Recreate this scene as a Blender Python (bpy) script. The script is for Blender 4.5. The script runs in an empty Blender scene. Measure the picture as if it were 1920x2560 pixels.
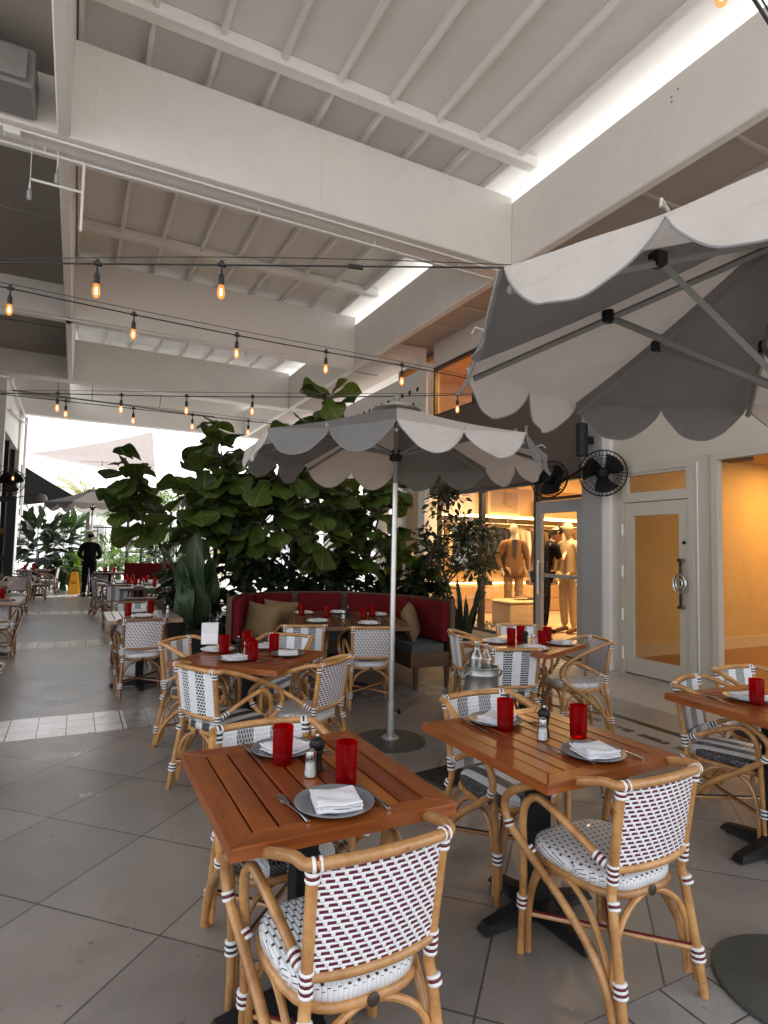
import bpy, bmesh, math, random
from mathutils import Vector, Matrix
PI = math.pi
S = bpy.context.scene
COL = S.collection
rad = math.radians

# ------------------------------------------------------------------ node helpers
class NT:
    def __init__(self, mat):
        mat.use_nodes = True
        self.t = mat.node_tree
        self.t.nodes.clear()
    def n(self, kind, **kw):
        nd = self.t.nodes.new(kind)
        for k, v in kw.items():
            setattr(nd, k, v)
        return nd
    def put(self, sock, v):
        if hasattr(v, 'is_linked'):
            self.t.links.new(v, sock)
        else:
            if isinstance(v, (tuple, list)) and len(v) == 3 and sock.type == 'RGBA':
                v = (*v, 1)
            sock.default_value = v
    def m(self, op, a, b=None, c=None):
        nd = self.n('ShaderNodeMath', operation=op)
        self.put(nd.inputs[0], a)
        if b is not None: self.put(nd.inputs[1], b)
        if c is not None: self.put(nd.inputs[2], c)
        return nd.outputs[0]
    def mix(self, f, a, b):
        nd = self.n('ShaderNodeMix', data_type='RGBA')
        self.put(nd.inputs[0], f); self.put(nd.inputs[6], a); self.put(nd.inputs[7], b)
        return nd.outputs[2]
    def mul(self, a, b):
        nd = self.n('ShaderNodeMix', data_type='RGBA', blend_type='MULTIPLY')
        nd.inputs[0].default_value = 1
        self.put(nd.inputs[6], a); self.put(nd.inputs[7], b)
        return nd.outputs[2]
    def coord(self, which='Object'):
        return self.n('ShaderNodeTexCoord').outputs[which]
    def xyz(self, v):
        nd = self.n('ShaderNodeSeparateXYZ'); self.put(nd.inputs[0], v)
        return nd.outputs
    def map(self, v, scale=(1, 1, 1), rot=(0, 0, 0), loc=(0, 0, 0)):
        nd = self.n('ShaderNodeMapping'); self.put(nd.inputs[0], v)
        nd.inputs[1].default_value = loc; nd.inputs[2].default_value = rot; nd.inputs[3].default_value = scale
        return nd.outputs[0]
    def noise(self, v, scale=5, detail=4, rough=.55, out=0):
        nd = self.n('ShaderNodeTexNoise')
        if v is not None: self.put(nd.inputs['Vector'], v)
        nd.inputs['Scale'].default_value = scale; nd.inputs['Detail'].default_value = detail
        nd.inputs['Roughness'].default_value = rough
        return nd.outputs[out]
    def ramp(self, f, *stops):
        nd = self.n('ShaderNodeValToRGB'); self.put(nd.inputs[0], f)
        e = nd.color_ramp.elements
        while len(e) < len(stops): e.new(.5)
        for el, (p, c) in zip(e, stops):
            el.position = p
            el.color = (*c, 1) if isinstance(c, (tuple, list)) else (c, c, c, 1)
        return nd.outputs[0]
    def bump(self, h, strength=.3, dist=.01):
        nd = self.n('ShaderNodeBump'); nd.inputs['Strength'].default_value = strength
        nd.inputs['Distance'].default_value = dist
        self.put(nd.inputs['Height'], h)
        return nd.outputs[0]
    def island(self):
        return self.n('ShaderNodeNewGeometry').outputs['Random Per Island']
    def objrand(self):
        return self.n('ShaderNodeObjectInfo').outputs['Random']
    def bsdf(self, color, rough=.5, normal=None, **kw):
        p = self.n('ShaderNodeBsdfPrincipled')
        self.put(p.inputs['Base Color'], color); self.put(p.inputs['Roughness'], rough)
        if normal is not None: self.put(p.inputs['Normal'], normal)
        for k, v in kw.items():
            self.put(p.inputs[k.replace('_', ' ')], v)
        return p.outputs[0]
    def out(self, sh):
        o = self.n('ShaderNodeOutputMaterial'); self.t.links.new(sh, o.inputs[0])
    def mixsh(self, f, a, b):
        nd = self.n('ShaderNodeMixShader'); self.put(nd.inputs[0], f)
        self.t.links.new(a, nd.inputs[1]); self.t.links.new(b, nd.inputs[2])
        return nd.outputs[0]

MATS = {}
def mat(name):
    m = bpy.data.materials.new(name); MATS[name] = m
    return m, NT(m)

def plain(name, color, rough=.5, var=.12, scale=8, bump=.0, metallic=0., bscale=60, **kw):
    m, t = mat(name)
    co = t.coord()
    f = t.noise(co, scale, 5, .6)
    c = t.mix(f, tuple(x * (1 - var) for x in color), tuple(min(1, x * (1 + var)) for x in color))
    nrm = t.bump(t.noise(co, bscale, 3), bump, .004) if bump else None
    r = t.m('ADD', t.m('MULTIPLY', t.noise(co, scale * 2.3, 3), .16), rough - .08)
    t.out(t.bsdf(c, r, nrm, Metallic=metallic, **kw))
    return m

def emis(name, color, strength, base=None):
    m, t = mat(name)
    t.out(t.bsdf(base or color, .4, None, Emission_Color=color, Emission_Strength=strength))
    return m

# ------------------------------------------------------------------ mesh helper
def catmull(pts, k=5, closed=False):
    P = [Vector(p) for p in pts]; n = len(P); out = []
    rng = range(n if closed else n - 1)
    for i in rng:
        p1, p2 = P[i], P[(i + 1) % n]
        p0 = P[(i - 1) % n] if (closed or i > 0) else p1 * 2 - p2
        p3 = P[(i + 2) % n] if (closed or i + 2 < n) else p2 * 2 - p1
        for j in range(k):
            s = j / k
            out.append(.5 * ((2 * p1) + (p2 - p0) * s + (2 * p0 - 5 * p1 + 4 * p2 - p3) * s * s + (3 * p1 - p0 - 3 * p2 + p3) * s ** 3))
    if not closed: out.append(P[-1])
    return out

class MB:
    def __init__(self):
        self.v = []; self.f = []; self.mi = []; self.uv = []
    def add(self, vs, fs, mi=0, uvs=None, M=None):
        b = len(self.v)
        self.v += [tuple(M @ Vector(p)) if M else tuple(p) for p in vs]
        for i, f in enumerate(fs):
            self.f.append([b + x for x in f]); self.mi.append(mi)
            self.uv.append([uvs[x] for x in f] if uvs else None)
        return self
    def box(self, c, s, mi=0, rz=0, M=None, bev=0):
        x, y, z = s[0] / 2, s[1] / 2, s[2] / 2
        T = Matrix.Translation(c) @ Matrix.Rotation(rz, 4, 'Z')
        if M: T = M @ T
        if bev <= 0:
            vs = [(sx * x, sy * y, sz * z) for sz in (-1, 1) for sy in (-1, 1) for sx in (-1, 1)]
            fs = [(0, 2, 3, 1), (4, 5, 7, 6), (0, 1, 5, 4), (2, 6, 7, 3), (0, 4, 6, 2), (1, 3, 7, 5)]
            return self.add(vs, fs, mi, None, T)
        b = min(bev, x * .9, y * .9, z * .9)
        rings = []
        for zz, ins in ((-z, b), (-z + b, 0), (z - b, 0), (z, b)):
            X, Y = x - ins, y - ins
            bb = b * .6
            rings.append([(X - bb, -Y, zz), (X, -Y + bb, zz), (X, Y - bb, zz), (X - bb, Y, zz), (-X + bb, Y, zz), (-X, Y - bb, zz), (-X, -Y + bb, zz), (-X + bb, -Y, zz)])
        vs = [p for r in rings for p in r]; fs = []
        for k in range(3):
            for i in range(8):
                j = (i + 1) % 8
                fs.append((k * 8 + i, k * 8 + j, k * 8 + 8 + j, k * 8 + 8 + i))
        fs.append(tuple(range(7, -1, -1))); fs.append(tuple(range(24, 32)))
        return self.add(vs, fs, mi, None, T)
    def bx(self, x0, x1, y0, y1, z0, z1, mi=0, bev=0, M=None):
        return self.box(((x0 + x1) / 2, (y0 + y1) / 2, (z0 + z1) / 2), (abs(x1 - x0), abs(y1 - y0), abs(z1 - z0)), mi, 0, M, bev)
    def tube(self, pts, r, n=10, closed=False, mi=0, cap=True, smooth=0, M=None, flat=1.0):
        if smooth:
            if isinstance(r, (list, tuple)):
                m = len(r); rr = []
                for i in range(m - 1):
                    rr += [r[i] + (r[i + 1] - r[i]) * j / smooth for j in range(smooth)]
                r = rr + [r[-1]]
            pts = catmull(pts, smooth, closed)
        P = [Vector(p) for p in pts]; N = len(P)
        R = r if isinstance(r, (list, tuple)) else [r] * N
        T = []
        for i in range(N):
            a = P[(i - 1) % N] if closed or i > 0 else P[i]
            b = P[(i + 1) % N] if closed or i < N - 1 else P[i]
            d = b - a
            T.append(d.normalized() if d.length > 1e-9 else Vector((0, 0, 1)))
        up = Vector((0, 0, 1)) if abs(T[0].z) < .9 else Vector((0, 1, 0))
        u = (up - T[0] * up.dot(T[0])).normalized()
        vs = []
        for i in range(N):
            u = (u - T[i] * u.dot(T[i]))
            u = u.normalized() if u.length > 1e-6 else T[i].orthogonal().normalized()
            w = T[i].cross(u)
            for k in range(n):
                a = 2 * PI * k / n
                vs.append(P[i] + u * (math.cos(a) * R[i] * flat) + w * (math.sin(a) * R[i]))
        fs = []
        for i in range(N if closed else N - 1):
            j = (i + 1) % N
            for k in range(n):
                l = (k + 1) % n
                fs.append((i * n + k, i * n + l, j * n + l, j * n + k))
        if cap and not closed:
            fs.append(tuple(range(n - 1, -1, -1))); fs.append(tuple((N - 1) * n + k for k in range(n)))
        return self.add(vs, fs, mi, None, M)
    def lathe(self, prof, n=24, mi=0, M=None, close=True):
        vs = []; fs = []
        for r, z in prof:
            for k in range(n):
                a = 2 * PI * k / n
                vs.append((max(r, 1e-4) * math.cos(a), max(r, 1e-4) * math.sin(a), z))
        m = len(prof)
        for i in range(m - 1):
            for k in range(n):
                l = (k + 1) % n
                fs.append((i * n + k, i * n + l, (i + 1) * n + l, (i + 1) * n + k))
        if close:
            fs.append(tuple(range(n - 1, -1, -1))); fs.append(tuple((m - 1) * n + k for k in range(n)))
        return self.add(vs, fs, mi, None, M)
    def grid(self, fn, nu, nv, mi=0, M=None):
        vs = []; uvs = []; fs = []
        for j in range(nv + 1):
            for i in range(nu + 1):
                u, v = i / nu, j / nv
                vs.append(fn(u, v)); uvs.append((u, v))
        for j in range(nv):
            for i in range(nu):
                a = j * (nu + 1) + i
                fs.append((a, a + 1, a + nu + 2, a + nu + 1))
        return self.add(vs, fs, mi, uvs, M)
    def prism(self, poly, z0, z1, mi=0, M=None):
        n = len(poly)
        vs = [(x, y, z0) for x, y in poly] + [(x, y, z1) for x, y in poly]
        fs = [tuple(range(n - 1, -1, -1)), tuple(range(n, 2 * n))] + [(i, (i + 1) % n, n + (i + 1) % n, n + i) for i in range(n)]
        return self.add(vs, fs, mi, None, M)
    def build(self, name, mats, parent=None, smooth=True, loc=(0, 0, 0), rz=0, angle=None):
        me = bpy.data.meshes.new(name)
        me.from_pydata(self.v, [], self.f)
        if not isinstance(mats, (list, tuple)): mats = [mats]
        for m in mats: me.materials.append(m)
        if len(mats) > 1:
            me.polygons.foreach_set('material_index', self.mi)
        if any(self.uv):
            ul = me.uv_layers.new(name='UVMap'); k = 0; dat = []
            for f, u in zip(self.f, self.uv):
                for q in range(len(f)):
                    dat += list(u[q]) if u else [0, 0]
            ul.data.foreach_set('uv', dat)
        me.validate()
        if smooth:
            me.polygons.foreach_set('use_smooth', [True] * len(me.polygons))
            me.set_sharp_from_angle(angle=rad(angle or 38))
        o = bpy.data.objects.new(name, me); COL.objects.link(o)
        o.location = loc; o.rotation_euler = (0, 0, rz)
        if parent: o.parent = parent
        return o

def tag(o, label=None, cat=None, group=None, kind=None):
    if label: o['label'] = label
    if cat: o['category'] = cat
    if group: o['group'] = group
    if kind: o['kind'] = kind
    return o
def thing(name, label, cat, loc=(0, 0, 0), rz=0, group=None):
    o = bpy.data.objects.new(name, None); COL.objects.link(o)
    o.empty_display_size = .1
    o.location = loc; o.rotation_euler = (0, 0, rz)
    return tag(o, label, cat, group)
def kids(o):
    return [c for c in bpy.data.objects if c.parent == o]
TREE = {}
def tree_of(o):
    if o.name not in TREE:
        TREE[o.name] = [(c, tree_of(c)) for c in kids(o)]
    return TREE[o.name]
def dup(o, loc, rz=0, label=None, group=None, parent=None, tree=None):
    c = o.copy(); COL.objects.link(c)
    if parent is None:
        c.location = loc; c.rotation_euler = (0, 0, rz)
        if label: c['label'] = label
        if group: c['group'] = group
        tree = tree_of(o)
    else:
        c.parent = parent
    for ch, sub in tree:
        dup(ch, None, parent=c, tree=sub)
    return c
SKY_STRENGTH = .62
SUN_STRENGTH = 2.1
# ------------------------------------------------------------------ materials
def make_floor():
    m, t = mat('terrace_paving')
    co = t.coord(); X, Y, Z = t.xyz(co)
    def line(v, half):   # 1 on a joint
        fr = t.m('FRACT', v)
        d = t.m('MINIMUM', fr, t.m('SUBTRACT', 1., fr))
        return t.m('LESS_THAN', d, half)
    a = t.m('DIVIDE', t.m('SUBTRACT', t.m('ADD', X, Y), 2.78 - 8.627), .8627)
    b = t.m('DIVIDE', t.m('ADD', t.m('SUBTRACT', X, Y), 2.91 + 83), .83)
    joint = t.m('MAXIMUM', line(a, .0065), line(b, .0065))
    per = t.m('FRACT', t.m('DIVIDE', t.m('SUBTRACT', Y, .82 - 43.7), 4.37))
    band = t.m('LESS_THAN', per, .61 / 4.37)
    bx_ = t.m('DIVIDE', t.m('SUBTRACT', X, .01 - 10), .2); by_ = t.m('DIVIDE', t.m('MULTIPLY', per, 4.37), .2033)
    bj = t.m('MAXIMUM', line(bx_, .022), line(by_, .014))
    fx = t.m('FRACT', bx_); fy = t.m('FRACT', by_)
    # leaf-like light wedges in the right-hand part of the bands and along the border
    def wedge(fx, fy, px):
        s = t.m('SUBTRACT', fy, t.m('MULTIPLY', fx, .8))
        w = t.m('MULTIPLY', t.m('GREATER_THAN', s, .12), t.m('LESS_THAN', s, .72))
        par = t.m('GREATER_THAN', t.m('FRACT', t.m('MULTIPLY', px, .5)), .5)
        return t.m('MULTIPLY', w, par)
    rightpart = t.m('GREATER_THAN', X, .44)
    wd = t.m('MULTIPLY', wedge(fx, fy, t.m('FLOOR', bx_)), rightpart)
    # border strip running along the storefronts
    bord = t.m('MULTIPLY', t.m('GREATER_THAN', X, 4.0), t.m('LESS_THAN', X, 4.95))
    cx = t.m('DIVIDE', t.m('SUBTRACT', X, 4.5), .225); cy = t.m('DIVIDE', t.m('ADD', Y, 20), .42)
    bw = t.m('MULTIPLY', wedge(t.m('FRACT', cy), t.m('FRACT', cx), t.m('ADD', t.m('FLOOR', cx), t.m('MULTIPLY', t.m('FLOOR', cy), 1))), t.m('GREATER_THAN', X, 4.5))
    wear = t.m('GREATER_THAN', t.noise(t.map(co, (3, 3, 3)), 4, 4, .7), .43)
    l1 = t.m('LESS_THAN', t.m('ABSOLUTE', t.m('SUBTRACT', X, 4.42)), .045)
    l2 = t.m('LESS_THAN', t.m('ABSOLUTE', t.m('SUBTRACT', X, 4.14)), .042)
    l2 = t.m('MULTIPLY', l2, t.m('GREATER_THAN', t.m('FRACT', t.m('DIVIDE', t.m('ADD', Y, 20), .33)), .22))
    blk = t.m('MULTIPLY', t.m('MAXIMUM', l1, l2), t.m('MAXIMUM', wear, l1))
    side = t.m('GREATER_THAN', X, 4.95)
    big = t.noise(co, .9, 5, .62); mid = t.noise(co, 5, 6, .65); fine = t.noise(co, 90, 3, .6)
    tone = t.m('ADD', t.m('MULTIPLY', t.m('SUBTRACT', big, .5), .62), t.m('MULTIPLY', t.m('SUBTRACT', mid, .5), .50))
    tone = t.m('ADD', tone, t.m('MULTIPLY', t.m('SUBTRACT', fine, .5), .22))
    tile_id = t.n('ShaderNodeCombineXYZ'); t.put(tile_id.inputs[0], t.m('FLOOR', a)); t.put(tile_id.inputs[1], t.m('FLOOR', b))
    wn = t.n('ShaderNodeTexWhiteNoise', noise_dimensions='3D'); t.put(wn.inputs[0], tile_id.outputs[0])
    tone = t.m('ADD', tone, t.m('MULTIPLY', t.m('SUBTRACT', wn.outputs[0], .5), .16))
    k = t.m('ADD', 1., tone)
    base = t.mix(joint, (.245, .217, .195), (.08, .072, .066))
    bandc = t.mix(rightpart, (.60, .58, .575), (.25, .24, .235))  # sky reflection put into the paler colour of the left part
    bandc = t.mix(wd, bandc, (.58, .56, .54))
    bandc = t.mix(bj, bandc, (.06, .055, .05))
    c = t.mix(band, base, bandc)
    bc = t.mix(bw, (.27, .255, .24), (.60, .575, .55))
    bc = t.mix(blk, bc, (.006, .006, .006))
    c = t.mix(bord, c, bc)
    c = t.mix(side, c, (.42, .39, .35))
    kk = t.n('ShaderNodeCombineColor'); [t.put(kk.inputs[i], k) for i in range(3)]
    c = t.mul(c, kk.outputs[0])
    spk = t.m('GREATER_THAN', t.noise(t.map(co, loc=(7, 3, 1)), 21, 2, .4), .735)
    c = t.mix(t.m('MULTIPLY', spk, .45), c, (.06, .05, .042))
    # chalky scuffs in the aisle
    sc = None
    for (px, py, rr) in ((.08, 4.71, .16), (.12, 3.92, .12), (-.09, 6.46, .2), (-.25, 7.16, .22), (1.05, 3.0, .12)):
        dd = t.m('SQRT', t.m('ADD', t.m('POWER', t.m('SUBTRACT', X, px), 2.), t.m('POWER', t.m('SUBTRACT', Y, py), 2.)))
        fall = t.m('MAXIMUM', t.m('SUBTRACT', 1., t.m('DIVIDE', dd, rr)), 0.)
        sc = fall if sc is None else t.m('MAXIMUM', sc, fall)
    sc = t.m('GREATER_THAN', t.m('ADD', t.noise(co, 34, 6, .8), t.m('MULTIPLY', sc, .16)), .66)
    sc = t.m('MULTIPLY', sc, t.m('GREATER_THAN', t.noise(co, 3, 2), .42))
    c = t.mix(t.m('MULTIPLY', sc, .75), c, (.68, .67, .66))
    r = t.m('ADD', t.m('MULTIPLY', mid, .25), t.m('MULTIPLY', big, .16))
    r = t.m('ADD', r, .13)
    r = t.m('SUBTRACT', r, t.m('MULTIPLY', band, .1))
    h = t.m('SUBTRACT', t.m('MULTIPLY', fine, .25), t.m('MULTIPLY', t.m('MAXIMUM', joint, t.m('MULTIPLY', band, bj)), .8))
    t.out(t.bsdf(c, r, t.bump(h, .35, .004)))
    return m

def make_wood(name, dark, light, axis='Y', rough=.28, coat=.25, scale=1.0):
    m, t = mat(name)
    co = t.coord(); ri = t.island()
    off = t.n('ShaderNodeCombineXYZ'); t.put(off.inputs[0], t.m('MULTIPLY', ri, 17.)); t.put(off.inputs[1], t.m('MULTIPLY', ri, 31.))
    add = t.n('ShaderNodeVectorMath', operation='ADD'); t.put(add.inputs[0], co); t.put(add.inputs[1], off.outputs[0])
    st = {'X': (1.2, 14, 14), 'Y': (14, 1.2, 14), 'Z': (14, 14, 1.2)}[axis]
    v = t.map(add.outputs[0], tuple(s * scale for s in st))
    g = t.noise(v, 2.2, 8, .65)
    g2 = t.noise(t.map(add.outputs[0], tuple(s * 3.3 * scale for s in st)), 4, 4, .7)
    f = t.m('ADD', t.m('MULTIPLY', g, .75), t.m('MULTIPLY', g2, .25))
    c = t.ramp(f, (.28, dark), (.5, tuple((a + b) / 2 for a, b in zip(dark, light))), (.72, light))
    hs = t.n('ShaderNodeHueSaturation'); t.put(hs.inputs['Color'], c)
    t.put(hs.inputs['Value'], t.m('ADD', .70, t.m('MULTIPLY', ri, .50)))
    t.put(hs.inputs['Hue'], t.m('ADD', .490, t.m('MULTIPLY', ri, .018)))
    t.out(t.bsdf(hs.outputs[0], t.m('ADD', rough - .06, t.m('MULTIPLY', g, .2)), t.bump(f, .12, .002), Coat_Weight=coat, Coat_Roughness=.15))
    return m

def make_rattan(name, light, dark):
    m, t = mat(name)
    co = t.coord()
    f = t.noise(co, 9, 5, .7); blot = t.noise(co, 38, 4, .7)
    orr = t.objrand()
    c = t.ramp(t.m('ADD', t.m('MULTIPLY', f, .8), t.m('MULTIPLY', blot, .2)), (.33, dark), (.52, tuple((a * .45 + b * .55) for a, b in zip(dark, light))), (.68, light))
    spot = t.m('GREATER_THAN', t.noise(co, 55, 2, .5), .70)
    c = t.mix(t.m('MULTIPLY', spot, .55), c, tuple(x * .35 for x in dark))
    hs = t.n('ShaderNodeHueSaturation'); t.put(hs.inputs['Color'], c)
    t.put(hs.inputs['Value'], t.m('ADD', .82, t.m('MULTIPLY', orr, .3)))
    t.out(t.bsdf(hs.outputs[0], t.m('ADD', .24, t.m('MULTIPLY', blot, .2)), t.bump(blot, .12, .003), Coat_Weight=.3, Coat_Roughness=.2))
    return m

def weave_mat(name, mode):
    """mode: 'back' white with dark red dashes, 'seat' white strands with small dark dots,
    'stripe' grey and white stripes, 'column' white with dark brick columns"""
    m, t = mat(name)
    U, V, _ = t.xyz(t.coord('UV'))
    white = (.74, .755, .79)
    def dash(nu, nv, wu, wv, shift=.5):
        vv = t.m('MULTIPLY', V, nv); row = t.m('FLOOR', vv)
        uu = t.m('ADD', t.m('MULTIPLY', U, nu), t.m('MULTIPLY', row, shift))
        fu, fv = t.m('FRACT', uu), t.m('FRACT', vv)
        d = t.m('MULTIPLY', t.m('LESS_THAN', fu, wu), t.m('LESS_THAN', fv, wv))
        # rounded strand height
        hu = t.m('ABSOLUTE', t.m('SUBTRACT', fu, .5)); hv = t.m('ABSOLUTE', t.m('SUBTRACT', fv, .5))
        return d, t.m('SUBTRACT', 1., t.m('MULTIPLY', t.m('MAXIMUM', hu, hv), 1.6)), t.m('LESS_THAN', fu, wu)
    if mode == 'back':
        d, h, _w = dash(11, 19, .68, .56, .33)
        strand = t.m('FRACT', t.m('MULTIPLY', U, 33))
        c = t.mix(d, white, (.11, .003, .016))
        sh = t.m('LESS_THAN', t.m('FRACT', t.m('MULTIPLY', V, 19)), .07)
        c = t.mix(t.m('MULTIPLY', sh, .35), c, (.25, .25, .28))
        h = t.m('SUBTRACT', h, t.m('MULTIPLY', d, .3))
    elif mode == 'seat':
        d, h, _w = dash(17, 15, .34, .36, .5)
        st = t.m('ABSOLUTE', t.m('SUBTRACT', t.m('FRACT', t.m('MULTIPLY', U, 34)), .5))
        d = t.m('MULTIPLY', d, t.m('LESS_THAN', t.m('ABSOLUTE', t.m('SUBTRACT', V, .5)), .56))
        c = t.mix(d, white, (.035, .006, .012))
        c = t.mix(t.m('MULTIPLY', t.m('GREATER_THAN', st, .42), .45), c, (.3, .31, .33))
        h = t.m('SUBTRACT', t.m('SUBTRACT', 1., st), t.m('MULTIPLY', d, .5))
    else:
        ns = 5 if mode != 'seatstripe' else 7
        sx = t.m('MULTIPLY', U, ns)
        par = t.m('LESS_THAN', t.m('FRACT', t.m('ADD', t.m('MULTIPLY', t.m('FLOOR', sx), .5), .51 if mode == 'seatstripe' else .01)), .25)  # 1 on even stripes (white)
        if mode == 'column':
            d, h, _w = dash(15, 16, .86, .74, .5)
            dark = t.mix(d, white, (.018, .016, .02))
        elif mode == 'seatstripe':
            d, h, _w = dash(28, 18, .86, .86, .5)
            dark = t.mix(d, (.16, .16, .17), (.014, .014, .017))
        else:
            d, h, _w = dash(30, 16, .55, .86, .37)
            dark = t.mix(d, (.48, .48, .50), (.10, .10, .11))
        d2, h2, _w2 = dash(30, 16, .12, .9, .37)
        wht = t.mix(t.m('MULTIPLY', d2, .35), white, (.4, .4, .43))
        c = t.mix(par, dark, wht)
    t.out(t.bsdf(c, .34, t.bump(h, .8, .004), Coat_Weight=.15))
    return m

def make_leaf(name, dark, light, rough=.42, trans=.25):
    m, t = mat(name)
    U, V, _ = t.xyz(t.coord('UV'))
    ri = t.island()
    mid = t.m('ABSOLUTE', t.m('SUBTRACT', U, .5))
    rib = t.m('LESS_THAN', mid, .022)
    # side veins slanting toward the tip
    sv = t.m('FRACT', t.m('SUBTRACT', t.m('MULTIPLY', V, 8.), t.m('MULTIPLY', mid, 7.)))
    vein = t.m('LESS_THAN', sv, .09)
    c = t.mix(ri, dark, light)
    n = t.noise(t.coord(), 6, 3)
    c = t.mix(t.m('MULTIPLY', n, .4), c, tuple(x * .5 for x in dark))
    c = t.mix(t.m('MULTIPLY', t.m('MAXIMUM', rib, t.m('MULTIPLY', vein, .5)), .45), c, tuple(min(1, x * 2.2) for x in light))
    h = t.m('SUBTRACT', t.m('ABSOLUTE', t.m('SUBTRACT', sv, .5)), t.m('MULTIPLY', rib, .5))
    p = t.bsdf(c, rough, t.bump(h, .5, .012), Specular_IOR_Level=.35)
    tr = t.n('ShaderNodeBsdfTranslucent'); t.put(tr.inputs[0], t.mul(c, (1.6, 1.7, .7)))
    t.out(t.mixsh(trans, p, tr.outputs[0]))
    return m

def make_fabric(name, color, trans=.3):
    m, t = mat(name)
    co = t.coord()
    f = t.noise(co, 3, 5, .6); g = t.noise(co, 220, 2)
    stain = t.noise(t.map(co, (2, 2, 7)), 2, 5, .7)
    c = t.mix(f, tuple(x * .86 for x in color), tuple(min(1, x * 1.1) for x in color))
    c = t.mix(t.m('MULTIPLY', t.m('GREATER_THAN', stain, .6), .12), c, tuple(x * .6 for x in color))
    pk = t.noise(t.map(co, (3, 3, 9)), 2.4, 4, .6)
    p = t.bsdf(c, .85, t.bump(t.m('ADD', t.m('ADD', t.m('MULTIPLY', f, .6), t.m('MULTIPLY', pk, .9)), t.m('MULTIPLY', g, .10)), .55, .03), Specular_IOR_Level=.2)
    tr = t.n('ShaderNodeBsdfTranslucent'); t.put(tr.inputs[0], c)
    t.out(t.mixsh(trans, p, tr.outputs[0]))
    return m

def make_pane(name, tint=(1, 1, 1), refl=.06):
    m, t = mat(name)
    tr = t.n('ShaderNodeBsdfTransparent'); tr.inputs[0].default_value = (*tint, 1)
    gl = t.n('ShaderNodeBsdfGlossy'); gl.inputs['Roughness'].default_value = .02; gl.inputs[0].default_value = (.9, .9, .9, 1)
    lw = t.n('ShaderNodeLayerWeight'); lw.inputs[0].default_value = .25
    f = t.m('ADD', t.m('MULTIPLY', lw.outputs['Fresnel'], .22), refl * .25)
    t.out(t.mixsh(f, tr.outputs[0], gl.outputs[0]))
    return m

def make_red_glass():
    m, t = mat('red_glass')
    Z = t.xyz(t.coord())[2]
    tr = t.n('ShaderNodeBsdfTransparent'); tr.inputs[0].default_value = (.98, .045, .04, 1)
    p = t.bsdf((.24, .001, .004), .1, None, Coat_Weight=.6, Coat_Roughness=.04)
    tl = t.n('ShaderNodeBsdfTranslucent'); tl.inputs[0].default_value = (.62, .006, .012, 1)
    a = t.mixsh(.5, p, tl.outputs[0])
    t.out(t.mixsh(t.m('ADD', .30, t.m('MULTIPLY', t.m('GREATER_THAN', Z, .042), .22)), a, tr.outputs[0]))
    return m

def make_clear_glass():
    m, t = mat('clear_glass')
    tr = t.n('ShaderNodeBsdfTransparent'); tr.inputs[0].default_value = (.93, .95, .95, 1)
    gl = t.n('ShaderNodeBsdfGlossy'); gl.inputs['Roughness'].default_value = .03
    lw = t.n('ShaderNodeLayerWeight'); lw.inputs[0].default_value = .4
    t.out(t.mixsh(t.m('ADD', lw.outputs['Facing'], .08), tr.outputs[0], gl.outputs[0]))
    return m

def make_plaster(name, color, bump=.25, streak=.08):
    m, t = mat(name)
    co = t.coord()
    big = t.noise(co, .8, 5, .6); med = t.noise(co, 7, 5, .65); fine = t.noise(co, 130, 3, .6)
    st = t.noise(t.map(co, (2, 2, 1.2)), 1.1, 6, .7)
    k = t.m('ADD', t.m('MULTIPLY', big, .4), t.m('ADD', t.m('MULTIPLY', med, .25), t.m('MULTIPLY', st, .35)))
    c = t.ramp(k, (.3, tuple(x * (1 - streak * 1.8) for x in color)), (.7, color))
    t.out(t.bsdf(c, .62, t.bump(t.m('ADD', t.m('MULTIPLY', med, .35), fine), bump, .003)))
    return m

M_floor = make_floor()
M_beam = make_plaster('painted_beam', (.78, .75, .71))
M_beam2 = make_plaster('painted_wall_white', (.80, .79, .77))
M_roof = make_plaster('roof_panel_paint', (.76, .74, .71), .1, .03)
M_translucent = make_fabric('brightening_sheet', (.62, .61, .59), .30)  # sheet for the roof bay added to let daylight through
M_bounce = make_plaster('bounce_sheet_coat', (.58, .58, .57), .1)  # pale coat of the added bounce sheet
M_seam = plain('filled_seam', (.69, .665, .63), .7, .08)
M_rib = plain('rib_paint', (.80, .78, .75), .5, .05)
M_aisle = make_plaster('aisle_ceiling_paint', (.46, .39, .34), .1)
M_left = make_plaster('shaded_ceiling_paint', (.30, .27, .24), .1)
M_beige = make_plaster('beige_wall', (.60, .54, .46))
M_greige = make_plaster('greige_door_paint', (.52, .48, .41), .08, .04)
M_greycol = make_plaster('grey_column', (.34, .34, .34))
M_fascia = make_plaster('brown_fascia', (.115, .085, .07), .1)
M_frame = plain('dark_bronze_frame', (.05, .042, .036), .4, .1, metallic=.3)
M_pane = make_pane('window_pane')
M_panedoor = make_pane('tinted_door_pane', (.72, .70, .62), .12)
M_black = plain('black_metal', (.008, .008, .009), .5, .1, Specular_IOR_Level=.3)
M_blackmat = plain('matt_black', (.015, .015, .016), .7, .2)
M_steel = plain('brushed_steel', (.55, .55, .55), .25, .08, metallic=1.)
M_pewter = plain('dull_galvanised_steel', (.33, .33, .325), .42, .25, 14, .1, metallic=.9)
M_silver = plain('silver_pole', (.60, .61, .62), .34, .05, metallic=.85)
M_greymetal = plain('grey_painted_metal', (.21, .21, .195), .45, .08)
M_table = make_wood('oiled_table_wood', (.10, .019, .003), (.36, .095, .013), 'Y', .33, .12)
M_tablex = make_wood('oiled_table_wood_cross', (.11, .021, .003), (.37, .098, .014), 'X', .33, .12)
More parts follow.
